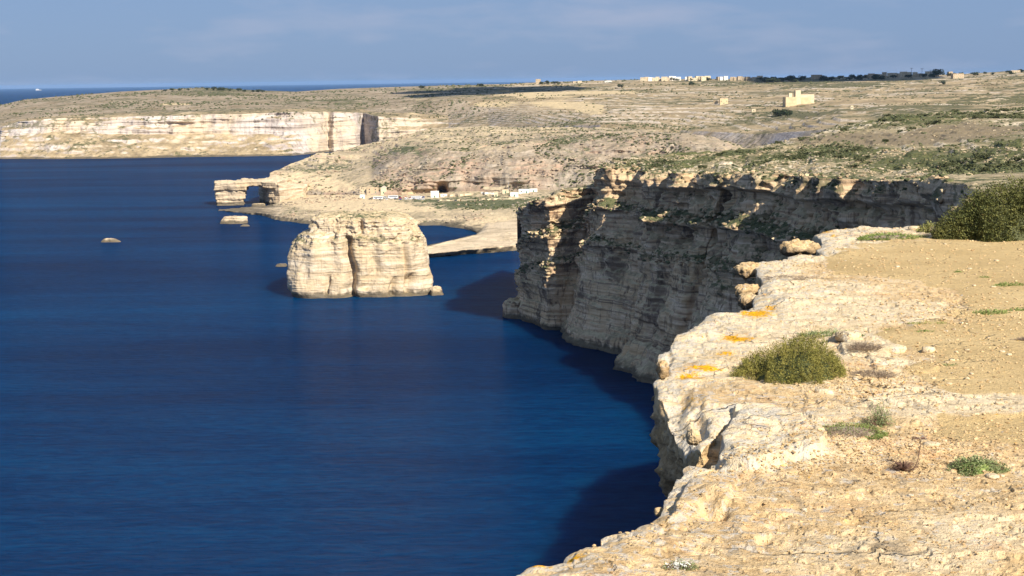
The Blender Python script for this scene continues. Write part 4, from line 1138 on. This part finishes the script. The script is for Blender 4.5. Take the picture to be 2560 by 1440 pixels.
# ------------------------------------------------------------------ plants
def leaf_mat(name, c1, c2, c3, size):
    b = NB(name)
    n = b.noise(b.pos, 1 / size, 3, 0.6)
    w = b.noise(b.pos, 1 / (size * 7), 3, 0.6)
    col = b.ramp(n, [(0.36, c1), (0.50, c2), (0.64, c3)])
    col = b.mix(b.ss(w, 0.42, 0.62), col, b.mix(0.45, col, c3))
    b.b.inputs['Transmission Weight'].default_value = 0
    return b.done(col, None, 0.7)
M_SCRUB = leaf_mat('scrub_leaves', (0.045, 0.055, 0.022), (0.075, 0.085, 0.035), (0.12, 0.12, 0.055), 2.0)
M_FARTREE = leaf_mat('tree_leaves', (0.025, 0.035, 0.018), (0.04, 0.055, 0.028), (0.07, 0.08, 0.04), 2.5)
M_BARK = flat_mat('bark', (0.10, 0.075, 0.05), .3, .3)

ICO = None
def ico(sub=1):
    bm = bmesh.new(); bmesh.ops.create_icosphere(bm, subdivisions=sub, radius=1)
    V = np.array([v.co[:] for v in bm.verts]); Fc = np.array([[v.index for v in f.verts] for f in bm.faces]); bm.free()
    return V, Fc
IV, IF = ico(1)
I2V, I2F = ico(2)

def lumps(name, P, sizes, m, flat=0.7, jit=0.35, seed=1, base=None, sink=0.25, elong=None, label=None):
    r = np.random.RandomState(seed)
    bv, bf = base or (IV, IF)
    n = len(P)
    A = bv[None] * (1 + r.uniform(-jit, jit, (n, len(bv), 1)))
    A = A * sizes[:, None, None] * np.stack([r.uniform(.8, 1.5, n), r.uniform(.8, 1.4, n), np.full(n, flat)], -1)[:, None]
    A = A + P[:, None] + np.array([0, 0, 1]) * (sizes[:, None, None] * flat * (1 - 2 * sink))
    Fc = (bf[None] + (np.arange(n) * len(bv))[:, None, None]).reshape(-1, 3)
    o = mesh_np(name, A.reshape(-1, 3), Fc, m, smooth=False)
    return tag(o, kind='stuff')

def pick(sf, n, wfun, seed, box_):
    """random surface points, even per photo area, weighted"""
    r = np.random.RandomState(seed)
    V, X, Y = sf
    ok = np.where((X > box_[0]) & (X < box_[1]) & (Y > box_[2]) & (Y < box_[3]))[0]
    w = wfun(X[ok], Y[ok], V[ok])
    w = np.clip(w, 0, None); w = w / w.sum()
    i = r.choice(ok, n, p=w)
    P = V[i] + r.uniform(-1, 1, (n, 3)) * np.array([1.2, 2.5, 0])
    return P
clump = lambda V, s, sd: sstep(0.0, 0.35, fbm(V, s, 3, 0.55, sd))
r_ = np.random.RandomState(5)
# far country
CVv = cliff.data
cv_ = np.empty(len(CVv.vertices) * 3, np.float32); CVv.vertices.foreach_get('co', cv_); cv_ = cv_.reshape(-1, 3).astype(float)
dflat = dd.ravel(); xq, yq = proj(cv_)
okc = np.where((((dflat > 19) & (dflat < 27)) | (dflat < 4) | ((dflat > 40) & (dflat < 46))) & (xq > 1290) & (xq < 2450) & (yq > 400))[0]
ic = r_.choice(okc, 1500)
lumps('loose_rocks', cv_[ic] + r_.uniform(-.5, .5, (1500, 3)), r_.uniform(.35, 1.5, 1500) * np.where(dflat[ic] < 4, .7, 1.1), M_CLIFF, .75, seed=21, jit=.35)
ic = r_.choice(okc, 1100)
lumps('scrub', cv_[ic] + r_.uniform(-.5, .5, (1100, 3)), r_.uniform(.3, 1.1, 1100), M_SCRUB, .7, seed=22)
P = pick(SF, 5200, lambda X, Y, V: (0.06 + clump(V, 160, 141)) * (V[:, 2] > 70), 1, (-50, 2700, 190, 335))
lumps('scrub', P, r_.uniform(0.8, 2.6, len(P)) * P[:, 1] / 3600, M_SCRUB, 0.6, seed=2)
P = pick(SB, 5200, lambda X, Y, V: (0.03 + clump(V, 45, 142)) * (0.08 + (X > 930) * (Y < 480) * 1.0 + (X > 1050) * (Y > 500) * (Y < 525) * 1.2) * (V[:, 2] > 5), 3, (660, 1900, 315, 560))
lumps('scrub', P, r_.uniform(0.3, 1.5, len(P)) ** 1.2, M_SCRUB, 0.6, seed=4)
P = pick(SB, 2600, lambda X, Y, V: clump(V, 40, 147) * (V[:, 2] > 3), 13, (680, 1900, 325, 560))
lumps('loose_rocks', P, r_.uniform(0.4, 1.7, len(P)), M_COAST, 0.7, seed=14, jit=.3)
hillw = lambda X, Y, V: (0.03 + clump(V, 34, 143)) * (1 - 0.93 * np.exp(-(((X - 2250) / 300) ** 2 + ((Y - 345) / 22) ** 2)) - 0.9 * np.exp(-(((X - 2480) / 150) ** 2 + ((Y - 322) / 20) ** 2)))
P = pick(SH, 5200, lambda X, Y, V: np.clip(hillw(X, Y, V), 0, 1), 5, (1290, 2700, 262, 530))
lumps('scrub', P, r_.uniform(0.25, 0.95, len(P)) * (0.6 + 0.4 * P[:, 1] / 900), M_SCRUB, 0.7, seed=6)
P = pick(SH, 3600, lambda X, Y, V: (0.15 + clump(V, 25, 144)) * (0.3 + (Y > 360)), 7, (1290, 2700, 262, 530))
lumps('loose_rocks', P, r_.uniform(0.15, 0.8, len(P)), M_HILL, 0.6, seed=8, jit=.3)

def leaf_cloud(rs, centers, radii, n, size, up=0.3):
    """n small bent leaf faces spread through clump volumes -> V (n*4,3), F"""
    k = rs.randint(0, len(centers), n)
    d = rs.normal(size=(n, 3)); d /= np.linalg.norm(d, axis=1)[:, None]
    rr_ = rs.uniform(0.55, 1.0, n) ** 0.6
    p = centers[k] + d * radii[k] * rr_[:, None]
    a = rs.normal(size=(n, 3)); a[:, 2] += up; a /= np.linalg.norm(a, axis=1)[:, None]
    b_ = np.cross(a, rs.normal(size=(n, 3))); b_ /= np.linalg.norm(b_, axis=1)[:, None] + 1e-9
    c = np.cross(a, b_)
    s = (size * rs.uniform(.6, 1.4, n))[:, None]
    V = np.stack([p - a * s, p + b_ * s * .45 + c * s * .1, p + a * s, p - b_ * s * .45 + c * s * .1], 1).reshape(-1, 3)
    Fc = np.arange(n * 4).reshape(n, 4)
    return V, Fc

def bush_mesh(seed, n=900, R_=1.0, size=.13, lob=9):
    rs = np.random.RandomState(seed)
    c = np.c_[rs.normal(0, .42, lob), rs.normal(0, .42, lob), rs.uniform(.25, .62, lob)] * R_
    rad = np.repeat(rs.uniform(.28, .5, lob)[:, None] * R_, 3, 1)
    return leaf_cloud(rs, c, rad, n, size * R_)

# individual bushes of the near hillside
bmeshes = []
for k in range(5):
    Vb, Fb = bush_mesh(50 + k, 260, 1.0, .2)
    o = mesh_np('hill_bush', Vb, Fb, M_SCRUB, smooth=False); bmeshes.append(o)
P = pick(SH, 260, lambda X, Y, V: np.clip(hillw(X, Y, V), 0, 1) * (0.15 + np.exp(-((Y - (300 + (2500 - X) * .05)) / 14) ** 2) + np.exp(-((Y - 400) / 18) ** 2) * (X > 1900)), 9, (1520, 2580, 268, 432))
for i, p in enumerate(P):
    if i < 5: o = bmeshes[i]
    else: o = bmeshes[i % 5].copy(); COL.objects.link(o)
    s = rc.uniform(1.1, 2.9) * (0.55 + 0.45 * p[1] / 1000)
    o.location = Vector(p) - Vector((0, 0, .15)); o.scale = (s * 1.25, s * 1.1, s * .8); o.rotation_euler = (0, 0, rc.uniform(0, 6.28))
    tag(o, 'dark low bush scattered over the near grassy hillside', 'bush', 'dark bushes over the near hillside')

# far trees (crown + trunk)
tproto = []
for k in range(4):
    rs = np.random.RandomState(80 + k)
    root = empty('tree', (0, 0, 0))
    lob = 8
    c = np.c_[rs.normal(0, 2.2, lob), rs.normal(0, 2.2, lob), rs.uniform(2.8, 5.6, lob)]
    Vt, Ft = leaf_cloud(rs, c, np.repeat(rs.uniform(1.5, 2.6, lob)[:, None], 3, 1), 420, .75)
    mesh_np('crown', Vt, Ft, M_FARTREE, root, smooth=False)
    bm = bmesh.new(); bmesh.ops.create_cone(bm, cap_ends=True, segments=7, radius1=.45, radius2=.22, depth=4.4, matrix=Matrix.Translation((0, 0, 1.8)))
    bmobj('trunk', bm, M_BARK, root)
    tproto.append(root)
tlist = [(412, 1), (432, 1.2), (448, 1), (470, .9), (520, 1.2), (534, 1.5), (548, 1.7), (560, 1.5), (575, 1.3), (596, 1.4), (612, 1.2), (632, 1), (646, 1.4), (655, 1.1),
         (1050, 1.5), (1058, 1.2), (1199, 1.3), (1206, 1.1), (1352, 1.4), (1365, 1.6), (1385, 1.2), (1395, 1.1), (1400, .9), (1680, 1.5), (1690, 1), (1730, 1.4), (1740, 1.2), (1765, 1.5), (1770, 1.2)]
tl = [(x, 2.5, s, 'tree') for x, s in tlist]
rt = random.Random(9)
for i in range(52): tl.append((rt.choice([1905, 1930, 1965, 1990, 2060, 2085, 2140, 2200]) + rt.gauss(0, 11), rt.uniform(2, 9), rt.uniform(1.1, 1.9), 'v'))
for i in range(26): tl.append((rt.uniform(2225, 2560), rt.uniform(1, 6), rt.uniform(1.0, 1.6), 'v'))
tl += [(2340, 2, 3.0, 'v'), (2346, 2, 2.4, 'v'), (1554, 19, 1.6, 'lone'), (1725, 15, 1.6, 'lone2'), (1938, 92, 1.5, 'dip'), (1950, 94, 1.7, 'dip'), (1962, 95, 1.5, 'dip'), (1972, 93, 1.2, 'dip'), (2357, 24, 1.5, 'lone3')]
for i, (x, dy, s, kd) in enumerate(tl):
    root = tproto[i] if i < 4 else copy_tree(tproto[i % 4])
    p = land_at(SF, x, sky_y(x) + dy)
    root.location = p - Vector((0, 0, .6)); root.scale = (s * 1.2, s * 1.2, s * .95); root.rotation_euler = (0, 0, rt.uniform(0, 6.28))
    lab, grp = {'tree': ('dark rounded tree on the far plateau skyline', 'trees on the far plateau skyline') if x < 700 else ('dark tree standing along the bare middle skyline', 'trees along the middle skyline'),
                'v': ('dark tree among the village houses on the right skyline', 'trees around the skyline village'),
                'lone': ('lone dark tree on the field below the middle skyline', None), 'lone2': ('lone dark tree on the field below the pale hamlet', None), 'lone3': ('lone dark tree on the terraces below the pink building', None),
                'dip': ('dark tree of the small clump in the dip below the stone fort', 'trees in the dip below the fort')}[kd]
    tag(root, lab, 'tree', grp)

# ------------------------------------------------------------------ clouds whose shadows lie on the far plateau
M_CLOUD = NB('cloud_white'); M_CLOUD.b.inputs['Subsurface Weight'].default_value = 0.0
M_CLOUD = M_CLOUD.done((0.85, 0.86, 0.88), None, 1.0)
def cloud(tx, ty, D, rx, ry, h, seed, label):
    g = at(tx, ty, D=D); k = h / sun_dir.z
    c = Vector(g) + sun_dir * k
    rs = np.random.RandomState(seed)
    n = 16
    P = np.c_[rs.uniform(-rx, rx, n) * .8, rs.uniform(-ry, ry, n) * .8, rs.uniform(-20, 40, n)]
    Vs, Fs = [], []
    for i in range(n):
        r = rs.uniform(.30, .5) * np.array([rx, ry, min(rx, ry) * .45])
        v = I3V * r + P[i]; v = v + I3V * (fbm(v, 90, 4, 0.6, seed) * 34)[:, None]
        Fs.append(I3F + len(I3V) * i); Vs.append(v)
    o = mesh_np('cloud', np.concatenate(Vs), np.concatenate(Fs), M_CLOUD)
    o.location = c
    tag(o, label, 'cloud')
I3V, I3F = ico(4)
cloud(1235, 232, 4300, 240, 330, 1350, 301, 'flat white cloud drifting high over the middle of the far plateau')
cloud(2110, 202, 4450, 250, 330, 1350, 302, 'flat white cloud drifting high over the village side of the plateau')

# ------------------------------------------------------------------ foreground plants and stones
M_THYME = leaf_mat('thyme_leaves', (0.075, 0.078, 0.02), (0.155, 0.155, 0.038), (0.33, 0.28, 0.07), 0.016)
M_DARKLEAF = leaf_mat('dark_shrub_leaves', (0.035, 0.042, 0.014), (0.075, 0.085, 0.025), (0.17, 0.165, 0.05), 0.05)
M_GREEN = leaf_mat('fresh_leaves', (0.08, 0.12, 0.03), (0.16, 0.21, 0.055), (0.28, 0.32, 0.10), 0.02)
M_YGREEN = leaf_mat('yellow_green_leaves', (0.13, 0.14, 0.04), (0.24, 0.24, 0.07), (0.36, 0.34, 0.12), 0.03)
M_BLUEG = leaf_mat('blue_green_leaves', (0.08, 0.11, 0.04), (0.17, 0.21, 0.08), (0.33, 0.36, 0.17), 0.02)
M_DRY = leaf_mat('dry_stems', (0.17, 0.12, 0.085), (0.27, 0.20, 0.14), (0.38, 0.30, 0.21), 0.02)
M_TWIG = flat_mat('dead_twig', (0.17, 0.10, 0.07), .3, .02)
M_FLOWER = flat_mat('white_petals', (0.80, 0.79, 0.72), .1, .01)

def sprigs(rs, rx, ry, h, n, per, leaf, peak=0.0, lift=0.0, tight=0.05, narrow=.42, floor=.35):
    """leafy sprigs standing on a dome; local coordinates, base on z=0"""
    a = rs.uniform(0, 2 * np.pi, n); r = np.sqrt(1 - rs.uniform(0, 1, n) ** 2)
    x, y = r * np.cos(a), r * np.sin(a)
    edge = 1 + 0.2 * fbm(np.c_[x, y, x * 0 + ry * 7], .5, 2, .6, 6) + 0.14 * np.sin(a * 3 + rs.uniform(0, 6)) + 0.10 * np.sin(a * 7 + rs.uniform(0, 6))
    top = np.sqrt(np.clip(1 - r ** 2, 0, 1)) * (1 + peak * x) * rs.uniform(.70, 1.12, n) * (1 + 0.28 * fbm(np.c_[x, y, x * 0 + rx * 9], .38, 3, .6, 5))
    lev = np.where(rs.rand(n) < floor, rs.uniform(.2, 1, n), 1.0)
    T = np.c_[x * rx * edge, y * ry * edge, top * h * lev + lift]
    d = np.c_[x * .8, y * .8, np.full(n, .8)] + rs.normal(0, .25, (n, 3)); d /= np.linalg.norm(d, axis=1)[:, None]
    k = np.repeat(np.arange(n), per); m = len(k)
    u = rs.uniform(0, 1, m)
    p = T[k] - d[k] * (u * tight * 2)[:, None] + rs.normal(0, tight * .22, (m, 3))
    p[:, 2] = np.maximum(p[:, 2], 0.002)
    a1 = d[k] + rs.normal(0, .75, (m, 3)); a1 /= np.linalg.norm(a1, axis=1)[:, None]
    b1 = np.cross(a1, rs.normal(size=(m, 3))); b1 /= np.linalg.norm(b1, axis=1)[:, None]
    s_ = (leaf * rs.uniform(.6, 1.35, m))[:, None]
    V = np.stack([p, p + a1 * s_ + b1 * s_ * narrow, p + a1 * s_ * 2, p + a1 * s_ - b1 * s_ * narrow], 1).reshape(-1, 3)
    return V, np.arange(m * 4).reshape(m, 4), T, d

def tubes(name, paths, m, parent, sides=4):
    V, Fc = [], []
    for pts, r0, r1 in paths:
        pts = np.array(pts); n = len(pts); b0 = len(V)
        for i, p in enumerate(pts):
            dr = pts[min(i + 1, n - 1)] - pts[max(i - 1, 0)]; dr = dr / (np.linalg.norm(dr) + 1e-9)
            u = np.cross(dr, [0.3, 0.9, 0.2]); u /= np.linalg.norm(u) + 1e-9; w = np.cross(dr, u)
            r = r0 + (r1 - r0) * i / (n - 1)
            for k in range(sides): V.append(p + r * (u * math.cos(k * 2 * math.pi / sides) + w * math.sin(k * 2 * math.pi / sides)))
        for i in range(n - 1):
            for k in range(sides): Fc.append((b0 + i * sides + k, b0 + i * sides + (k + 1) % sides, b0 + (i + 1) * sides + (k + 1) % sides, b0 + (i + 1) * sides + k))
    return mesh_np(name, np.array(V), np.array(Fc), m, parent)

def shrub(name, px, py, rpx, hpx, label, m, n, per, leaf, seed, deep=0.8, peak=0.0, cat='shrub', core=None, tight=0.04, narrow=.42, stems=True, floor=.35):
    rs = np.random.RandomState(seed)
    p = gz_at(px, py); s_ = p[1] / F
    rx, h = rpx * s_, hpx * s_
    root = empty(name, p - np.array([0, 0, .01]), 0, label=label, cat=cat)
    Vv, Ff, T, d = sprigs(rs, rx, rx * deep, h, n, per, leaf, peak, tight=tight, narrow=narrow, floor=floor)
    # sit on the uneven ground
    mesh_np('foliage', Vv, Ff, m, root, smooth=False)
    if core:
        cv = I3V * np.array([rx * .74, rx * deep * .74, h * .66]); cv[:, 2] *= (1 + peak * I3V[:, 0] * .8)
        cv = cv * (1 + 0.13 * fbm(cv, rx * .25, 3, .6, seed)[:, None])
        mesh_np('core_lump', cv, I3F, core, root)  # solid lump added for opacity; scrub-coloured ones darken the shrub's inside
    if stems:
        ps = []
        for i in rs.choice(len(T), min(len(T), 60), replace=False):
            b0 = np.array([T[i][0] * .35, T[i][1] * .35, 0])
            mid = (b0 + T[i]) / 2 + np.array([0, 0, .02])
            ps.append(([b0, mid, T[i]], leaf * .28, leaf * .14))
        tubes('stem', ps, M_TWIG, root)
    return root

shrub('thyme_bush', 1982, 938, 136, 96, 'large rounded yellow green thyme bush growing near the cliff edge', M_THYME, 3400, 16, .0046, 401, deep=.95, peak=.28, core=M_SCRUB, tight=.022)
shrub('evergreen_shrub', 2540, 592, 165, 140, 'big dark evergreen shrub standing at the upper right edge of the ledge', M_DARKLEAF, 5200, 14, .012, 402, deep=.75, peak=.10, core=M_SCRUB, tight=.06)
shrub('evergreen_shrub', 2440, 588, 66, 92, 'lower left shoulder shrub against the big dark evergreen one', M_DARKLEAF, 2000, 13, .012, 403, deep=.8, peak=.35, core=M_SCRUB, tight=.05)
shrub('yellow_shrub', 2325, 580, 34, 26, 'small yellow green shrub left of the big dark evergreen', M_YGREEN, 260, 12, .010, 404, core=M_DRY, tight=.03)
shrub('creeping_plant', 2220, 592, 78, 12, 'long low mat of bright green leaves before the far ledge', M_GREEN, 700, 9, .009, 405, deep=.7, tight=.03, core=M_DRY, stems=False)
shrub('creeping_plant', 2075, 832, 80, 13, 'thin grey green mat just behind the thyme bush', M_BLUEG, 380, 8, .006, 407, deep=.45, tight=.02, stems=False)
shrub('creeping_plant', 2120, 1085, 100, 20, 'flat green mat spreading below the thyme bush', M_GREEN, 900, 8, .0042, 408, deep=.75, tight=.018, core=M_DRY)
shrub('upright_plant', 2195, 1068, 38, 60, 'bushy upright blue green sprigs at the end of the flat green mat', M_BLUEG, 110, 26, .0052, 409, deep=.8, tight=.045, narrow=.3, floor=.6)
shrub('succulent_plant', 2440, 1172, 68, 34, 'rounded fresh green plant in the lower right corner of the rock', M_BLUEG, 520, 12, .0052, 410, deep=.8, tight=.02, core=M_GREEN)
fl = shrub('flowering_plant', 1700, 1418, 50, 24, 'low plant with tiny white flowers near the bottom edge', M_BLUEG, 260, 10, .0036, 411, deep=.6, tight=.015)
rs = np.random.RandomState(3); nfl = 120
fc_ = np.c_[rs.normal(0, .020, nfl), rs.normal(0, .014, nfl), rs.uniform(.012, .032, nfl)]
Vw, Fw = leaf_cloud(rs, fc_, np.full((nfl, 3), .005), 500, .0034, up=1.0)
mesh_np('flowers', Vw, Fw, M_FLOWER, fl, smooth=False)
for i, (px, py, r, h, lab, m, n) in enumerate([
    (2525, 712, 40, 9, 'green tuft at the right border above the sandy hollow', M_GREEN, 260),
    (2480, 782, 46, 12, 'larger green tuft between the two sandy patches at right', M_GREEN, 340),
    (2545, 776, 30, 8, 'small green tuft at the right border beside the larger tuft', M_GREEN, 160),
    (2370, 913, 26, 7, 'dark green tuft alone on the sand right of the thyme bush', M_BLUEG, 150),
    (2310, 828, 22, 5, 'thin green tuft above the sand right of the pale slabs', M_GREEN, 110),
    (2222, 820, 34, 6, 'thin olive tuft at the rim of the upper sandy patch', M_YGREEN, 130),
    (2325, 806, 44, 4, 'sparse olive line of growth along the rim of the slab', M_YGREEN, 150),
    (2395, 680, 12, 5, 'tiny green tuft on the upper sand, right of the slabs', M_GREEN, 60),
    (2460, 692, 14, 4, 'tiny green tuft near the right end of the upper sand', M_GREEN, 60),
    (2540, 850, 18, 5, 'brownish tuft at the right border on the sand', M_DRY, 80)]):
    shrub('tuft', px, py, r, h, lab, m, n, 8, .0055 * gz_at(px, py)[1] / 11, 430 + i, deep=.6, cat='tuft', tight=.02, stems=False)

def dry_mat(px, py, rpx, hpx, label, seed, n=260, th=.0016, name='dry_cushion'):
    rs = np.random.RandomState(seed)
    p = gz_at(px, py); s_ = p[1] / F; rx = rpx * s_; h = hpx * s_
    ps = []
    for i in range(n):
        a = rs.uniform(0, 6.28); r = math.sqrt(rs.rand())
        b0 = np.array([math.cos(a) * r * rx * .7, math.sin(a) * r * rx * .6, 0])
        t = b0 * 1.25 + np.array([rs.normal(0, rx * .12), rs.normal(0, rx * .1), h * rs.uniform(.4, 1.1) * (1 - .6 * r)])
        ps.append(([b0, (b0 + t) / 2 + rs.normal(0, .006, 3), t], th, th * .4))
    o = tubes(name, ps, M_DRY, None, 3); o.location = p
    return tag(o, label, 'dry plant')
dry_mat(2160, 880, 55, 22, 'grey dry cushion plant right of the thyme bush', 501, 420)
dry_mat(2185, 938, 70, 12, 'flat grey dry mat on gravel below the dry cushion', 502, 420)
dry_mat(1985, 838, 95, 8, 'thin dry grass fringe behind the thyme bush', 503, 320)
dry_mat(2110, 1095, 70, 9, 'brown dry litter under the flat green mat', 504, 320)
dry_mat(2560, 850, 26, 9, 'dry brown cushion cut by the right border', 505, 160)
dry_mat(1980, 700, 90, 5, 'sparse dry brown growth on the upper slab', 506, 220)
# dead umbel: spiky rosette, bent stalk and a dried head
p = gz_at(2270, 1172); s_ = p[1] / F
root = empty('dead_umbel', p, 0, label='dead spiky plant with one tall bent stalk and dried head', cat='dry plant')
rs = np.random.RandomState(12); ps = []
for i in range(150):
    a = rs.uniform(0, 6.28); L_ = rs.uniform(.3, 1) * 48 * s_
    ps.append(([np.array([-14 * s_, 0, 0]), np.array([-14 * s_ + math.cos(a) * L_ * .5, math.sin(a) * L_ * .5, rs.uniform(.008, .045)]), np.array([-14 * s_ + math.cos(a) * L_, math.sin(a) * L_ * .8, rs.uniform(0, .05)])], .0017, .0006))
tubes('spiky_leaves', ps, M_TWIG, root, 3)
stk = [np.array(q) * s_ for q in ((12, 0, 0), (22, 0, 22), (28, 2, 45), (31, 2, 70), (28, 0, 82))]
tubes('stalk', [(stk, .0024, .0016)], M_TWIG, root, 5)
top = stk[-1]; ps = []
for i in range(34):
    a = rs.uniform(0, 6.28); r = rs.uniform(.4, 1) * 30 * s_
    ps.append(([top, top + np.array([math.cos(a) * r * .6, math.sin(a) * r * .6, .006]), top + np.array([math.cos(a) * r, math.sin(a) * r, rs.uniform(-.004, .010)])], .0012, .0005))
tubes('dried_head', ps, M_TWIG, root, 3)
# loose twigs
for px, py, ang, L_, lab in ((1990, 1215, 2.6, .13, 'thin brown twig lying right of the pale slab'), (2365, 1255, 2.2, .08, 'short dark twig lying on the pale lower rock')):
    p = gz_at(px, py) + np.array([0, 0, .006]); d = np.array([math.cos(ang), math.sin(ang), 0])
    o = tubes('twig', [([d * 0, d * L_ * .4 + np.array([.01, 0, .006]), d * L_], .002, .001), ([d * L_ * .4, d * L_ * .7 + np.array([.02, .03, .012])], .0015, .0007)], M_TWIG, None); o.location = p
    tag(o, lab, 'twig')

# boulders of the broken edge
def boulder(px, py, D, rx, ry, rz, label, seed, wall=0.95, name='boulder', rough=.34, pale_=0.2, cat='boulder', sink=0.0, sq=.8):
    v = I4V.copy()
    v = np.sign(v) * np.abs(v) ** sq; v /= np.abs(v).max()
    s_ = D / F
    v = v * np.array([rx * s_, ry * s_, rz * s_])
    r = rx * s_
    n = I4V * (fbm(v + seed, r * .9, 4, .6, seed) * r * rough + fbm(v + seed, r * .22, 3, .6, seed + 1) * r * rough * .35)[:, None]
    v = v + n
    o = mesh_np(name, v, I4F, M_FG, attrs={'wall': np.clip(.95 - I4V[:, 2] * 1.3, 0, 1) * wall + v[:, 0] * 0, 'edge': v[:, 0] * 0, 'pale': v[:, 0] * 0 + pale_ - .5})  # sides and belly coloured darker to stand in for undercut shade
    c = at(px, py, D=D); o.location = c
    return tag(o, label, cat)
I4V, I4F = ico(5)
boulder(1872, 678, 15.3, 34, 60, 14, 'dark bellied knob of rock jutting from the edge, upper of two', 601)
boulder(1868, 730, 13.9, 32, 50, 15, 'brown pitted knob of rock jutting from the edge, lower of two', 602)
boulder(1868, 752, 13.6, 22, 40, 20, 'dark narrow rock under the lower jutting knob', 607, wall=1)
boulder(2000, 622, 17.2, 42, 50, 15, 'pale block with dark furrowed face where the edge steps back', 603, rough=.3)
boulder(1734, 1092, 7.8, 16, 24, 20, 'whitish lump of rock hanging at the bottom of the broken edge', 604, wall=.3, pale_=1)
boulder(1657, 925, 9.6, 14, 30, 22, 'cracked ochre lump on the edge below the orange lichen', 609, wall=.8, rough=.35)
boulder(1648, 1280, 6.7, 13, 14, 12, 'small cube of stone perched on the very edge', 605, wall=.1, rough=.15)
boulder(1818, 1262, 6.76, 36, 18, 20, 'small brown stone casting a shadow into a hollow', 606, wall=.5, rough=.3)
boulder(1918, 1339, 6.25, 14, 8, 5, 'flat reddish stone in the lower middle of the rock', 610, wall=2.0, rough=.2, cat='stone', name='stone')
# pale flat stones
st_r = random.Random(31)
sm = []
for k in range(4):
    v = I2V.copy(); v = np.sign(v) * np.abs(v) ** .7
    v = v * np.array([1, .8, .42]); v = v * (1 + .22 * fbm(v, .9, 3, .6, 620 + k)[:, None])
    sm.append(mesh_np('stone', v, I2F, M_FG, attrs={'pale': v[:, 0] * 0 + .6, 'edge': v[:, 0] * 0 + .3}))
used = [0]
def stone(px, py, rpx, lab, grp=None):
    k = used[0] % 4
    o = sm[k] if used[0] < 4 else sm[k].copy()
    if used[0] >= 4: COL.objects.link(o)
    used[0] += 1
    p = gz_at(px, py); s_ = p[1] / F * rpx
    o.location = p + np.array([0, 0, s_ * .16]); o.scale = (s_, s_ * st_r.uniform(.8, 1.5), s_ * st_r.uniform(.8, 1.2)); o.rotation_euler = (0, 0, st_r.uniform(0, 6.28))
    tag(o, lab, 'stone', grp)
stone(2060, 985, 26, 'whitish flat stone at the right foot of the thyme bush')
stone(2230, 868, 34, 'flat pale stone between thyme bush and sand, left one')
stone(2322, 876, 20, 'flat pale stone between thyme bush and sand, right one')
stone(2120, 850, 30, 'broad pale stone just behind the dry cushion')
stone(2330, 1115, 22, 'greyish stone near the dead umbel stalk')
stone(2480, 1190, 16, 'small pale stone below the rounded green plant')
stone(2440, 1043, 8, 'small bluish stone on the pale band at right')
stone(2500, 1012, 12, 'dark angular stone lying on the pale band')
stone(2240, 570, 10, 'round pale stone on the far rim of the ledge')
stone(2285, 575, 14, 'round pale stone beside the small yellow green shrub')
for i in range(100):
    reg = st_r.choice([(2120, 1000, 2330, 1010), (2080, 940, 2260, 990), (2080, 1110, 2330, 1160), (2300, 1090, 2560, 1190), (2380, 640, 2560, 830), (2050, 600, 2500, 720), (2250, 860, 2540, 960), (1750, 1180, 2560, 1430), (2330, 1190, 2560, 1260), (2300, 780, 2440, 830)])
    stone(st_r.uniform(reg[0], reg[2]), st_r.uniform(reg[1], reg[3]), st_r.uniform(3, 8) * (1 if reg[1] > 850 else .8), 'small pale loose stone lying on the foreground ground', 'small loose stones over the foreground')
# gravel
rs = np.random.RandomState(77)
gp = []
for (cx, cy, rx, ry, n) in ((2170, 960, 90, 26, 900), (2180, 1135, 150, 30, 1100), (2450, 1120, 140, 50, 700), (2330, 900, 200, 50, 600), (2400, 790, 130, 30, 600), (2300, 640, 260, 60, 700), (2100, 700, 200, 60, 400), (1900, 1300, 500, 110, 1000), (2300, 1300, 300, 120, 700), (1900, 1165, 130, 8, 300)):
    X = rs.normal(cx, rx, n); Y = rs.normal(cy, ry, n)
    for x, y in zip(X, Y):
        if 1250 < x < 2650 and 566 < y < 1470:
            i = int(np.argmin(np.abs(fpy - y))); j = int(np.argmin(np.abs(fpx - x)))
            if sdv[i, j] > .06: gp.append(Vf[i, j] + np.array([rs.normal(0, .004), rs.normal(0, .01), 0]))
gp = np.array(gp)
lumps('gravel', gp, rs.uniform(.0025, .0085, len(gp)) * (0.5 + gp[:, 1] / 14), M_FG, .6, seed=9, jit=.3)
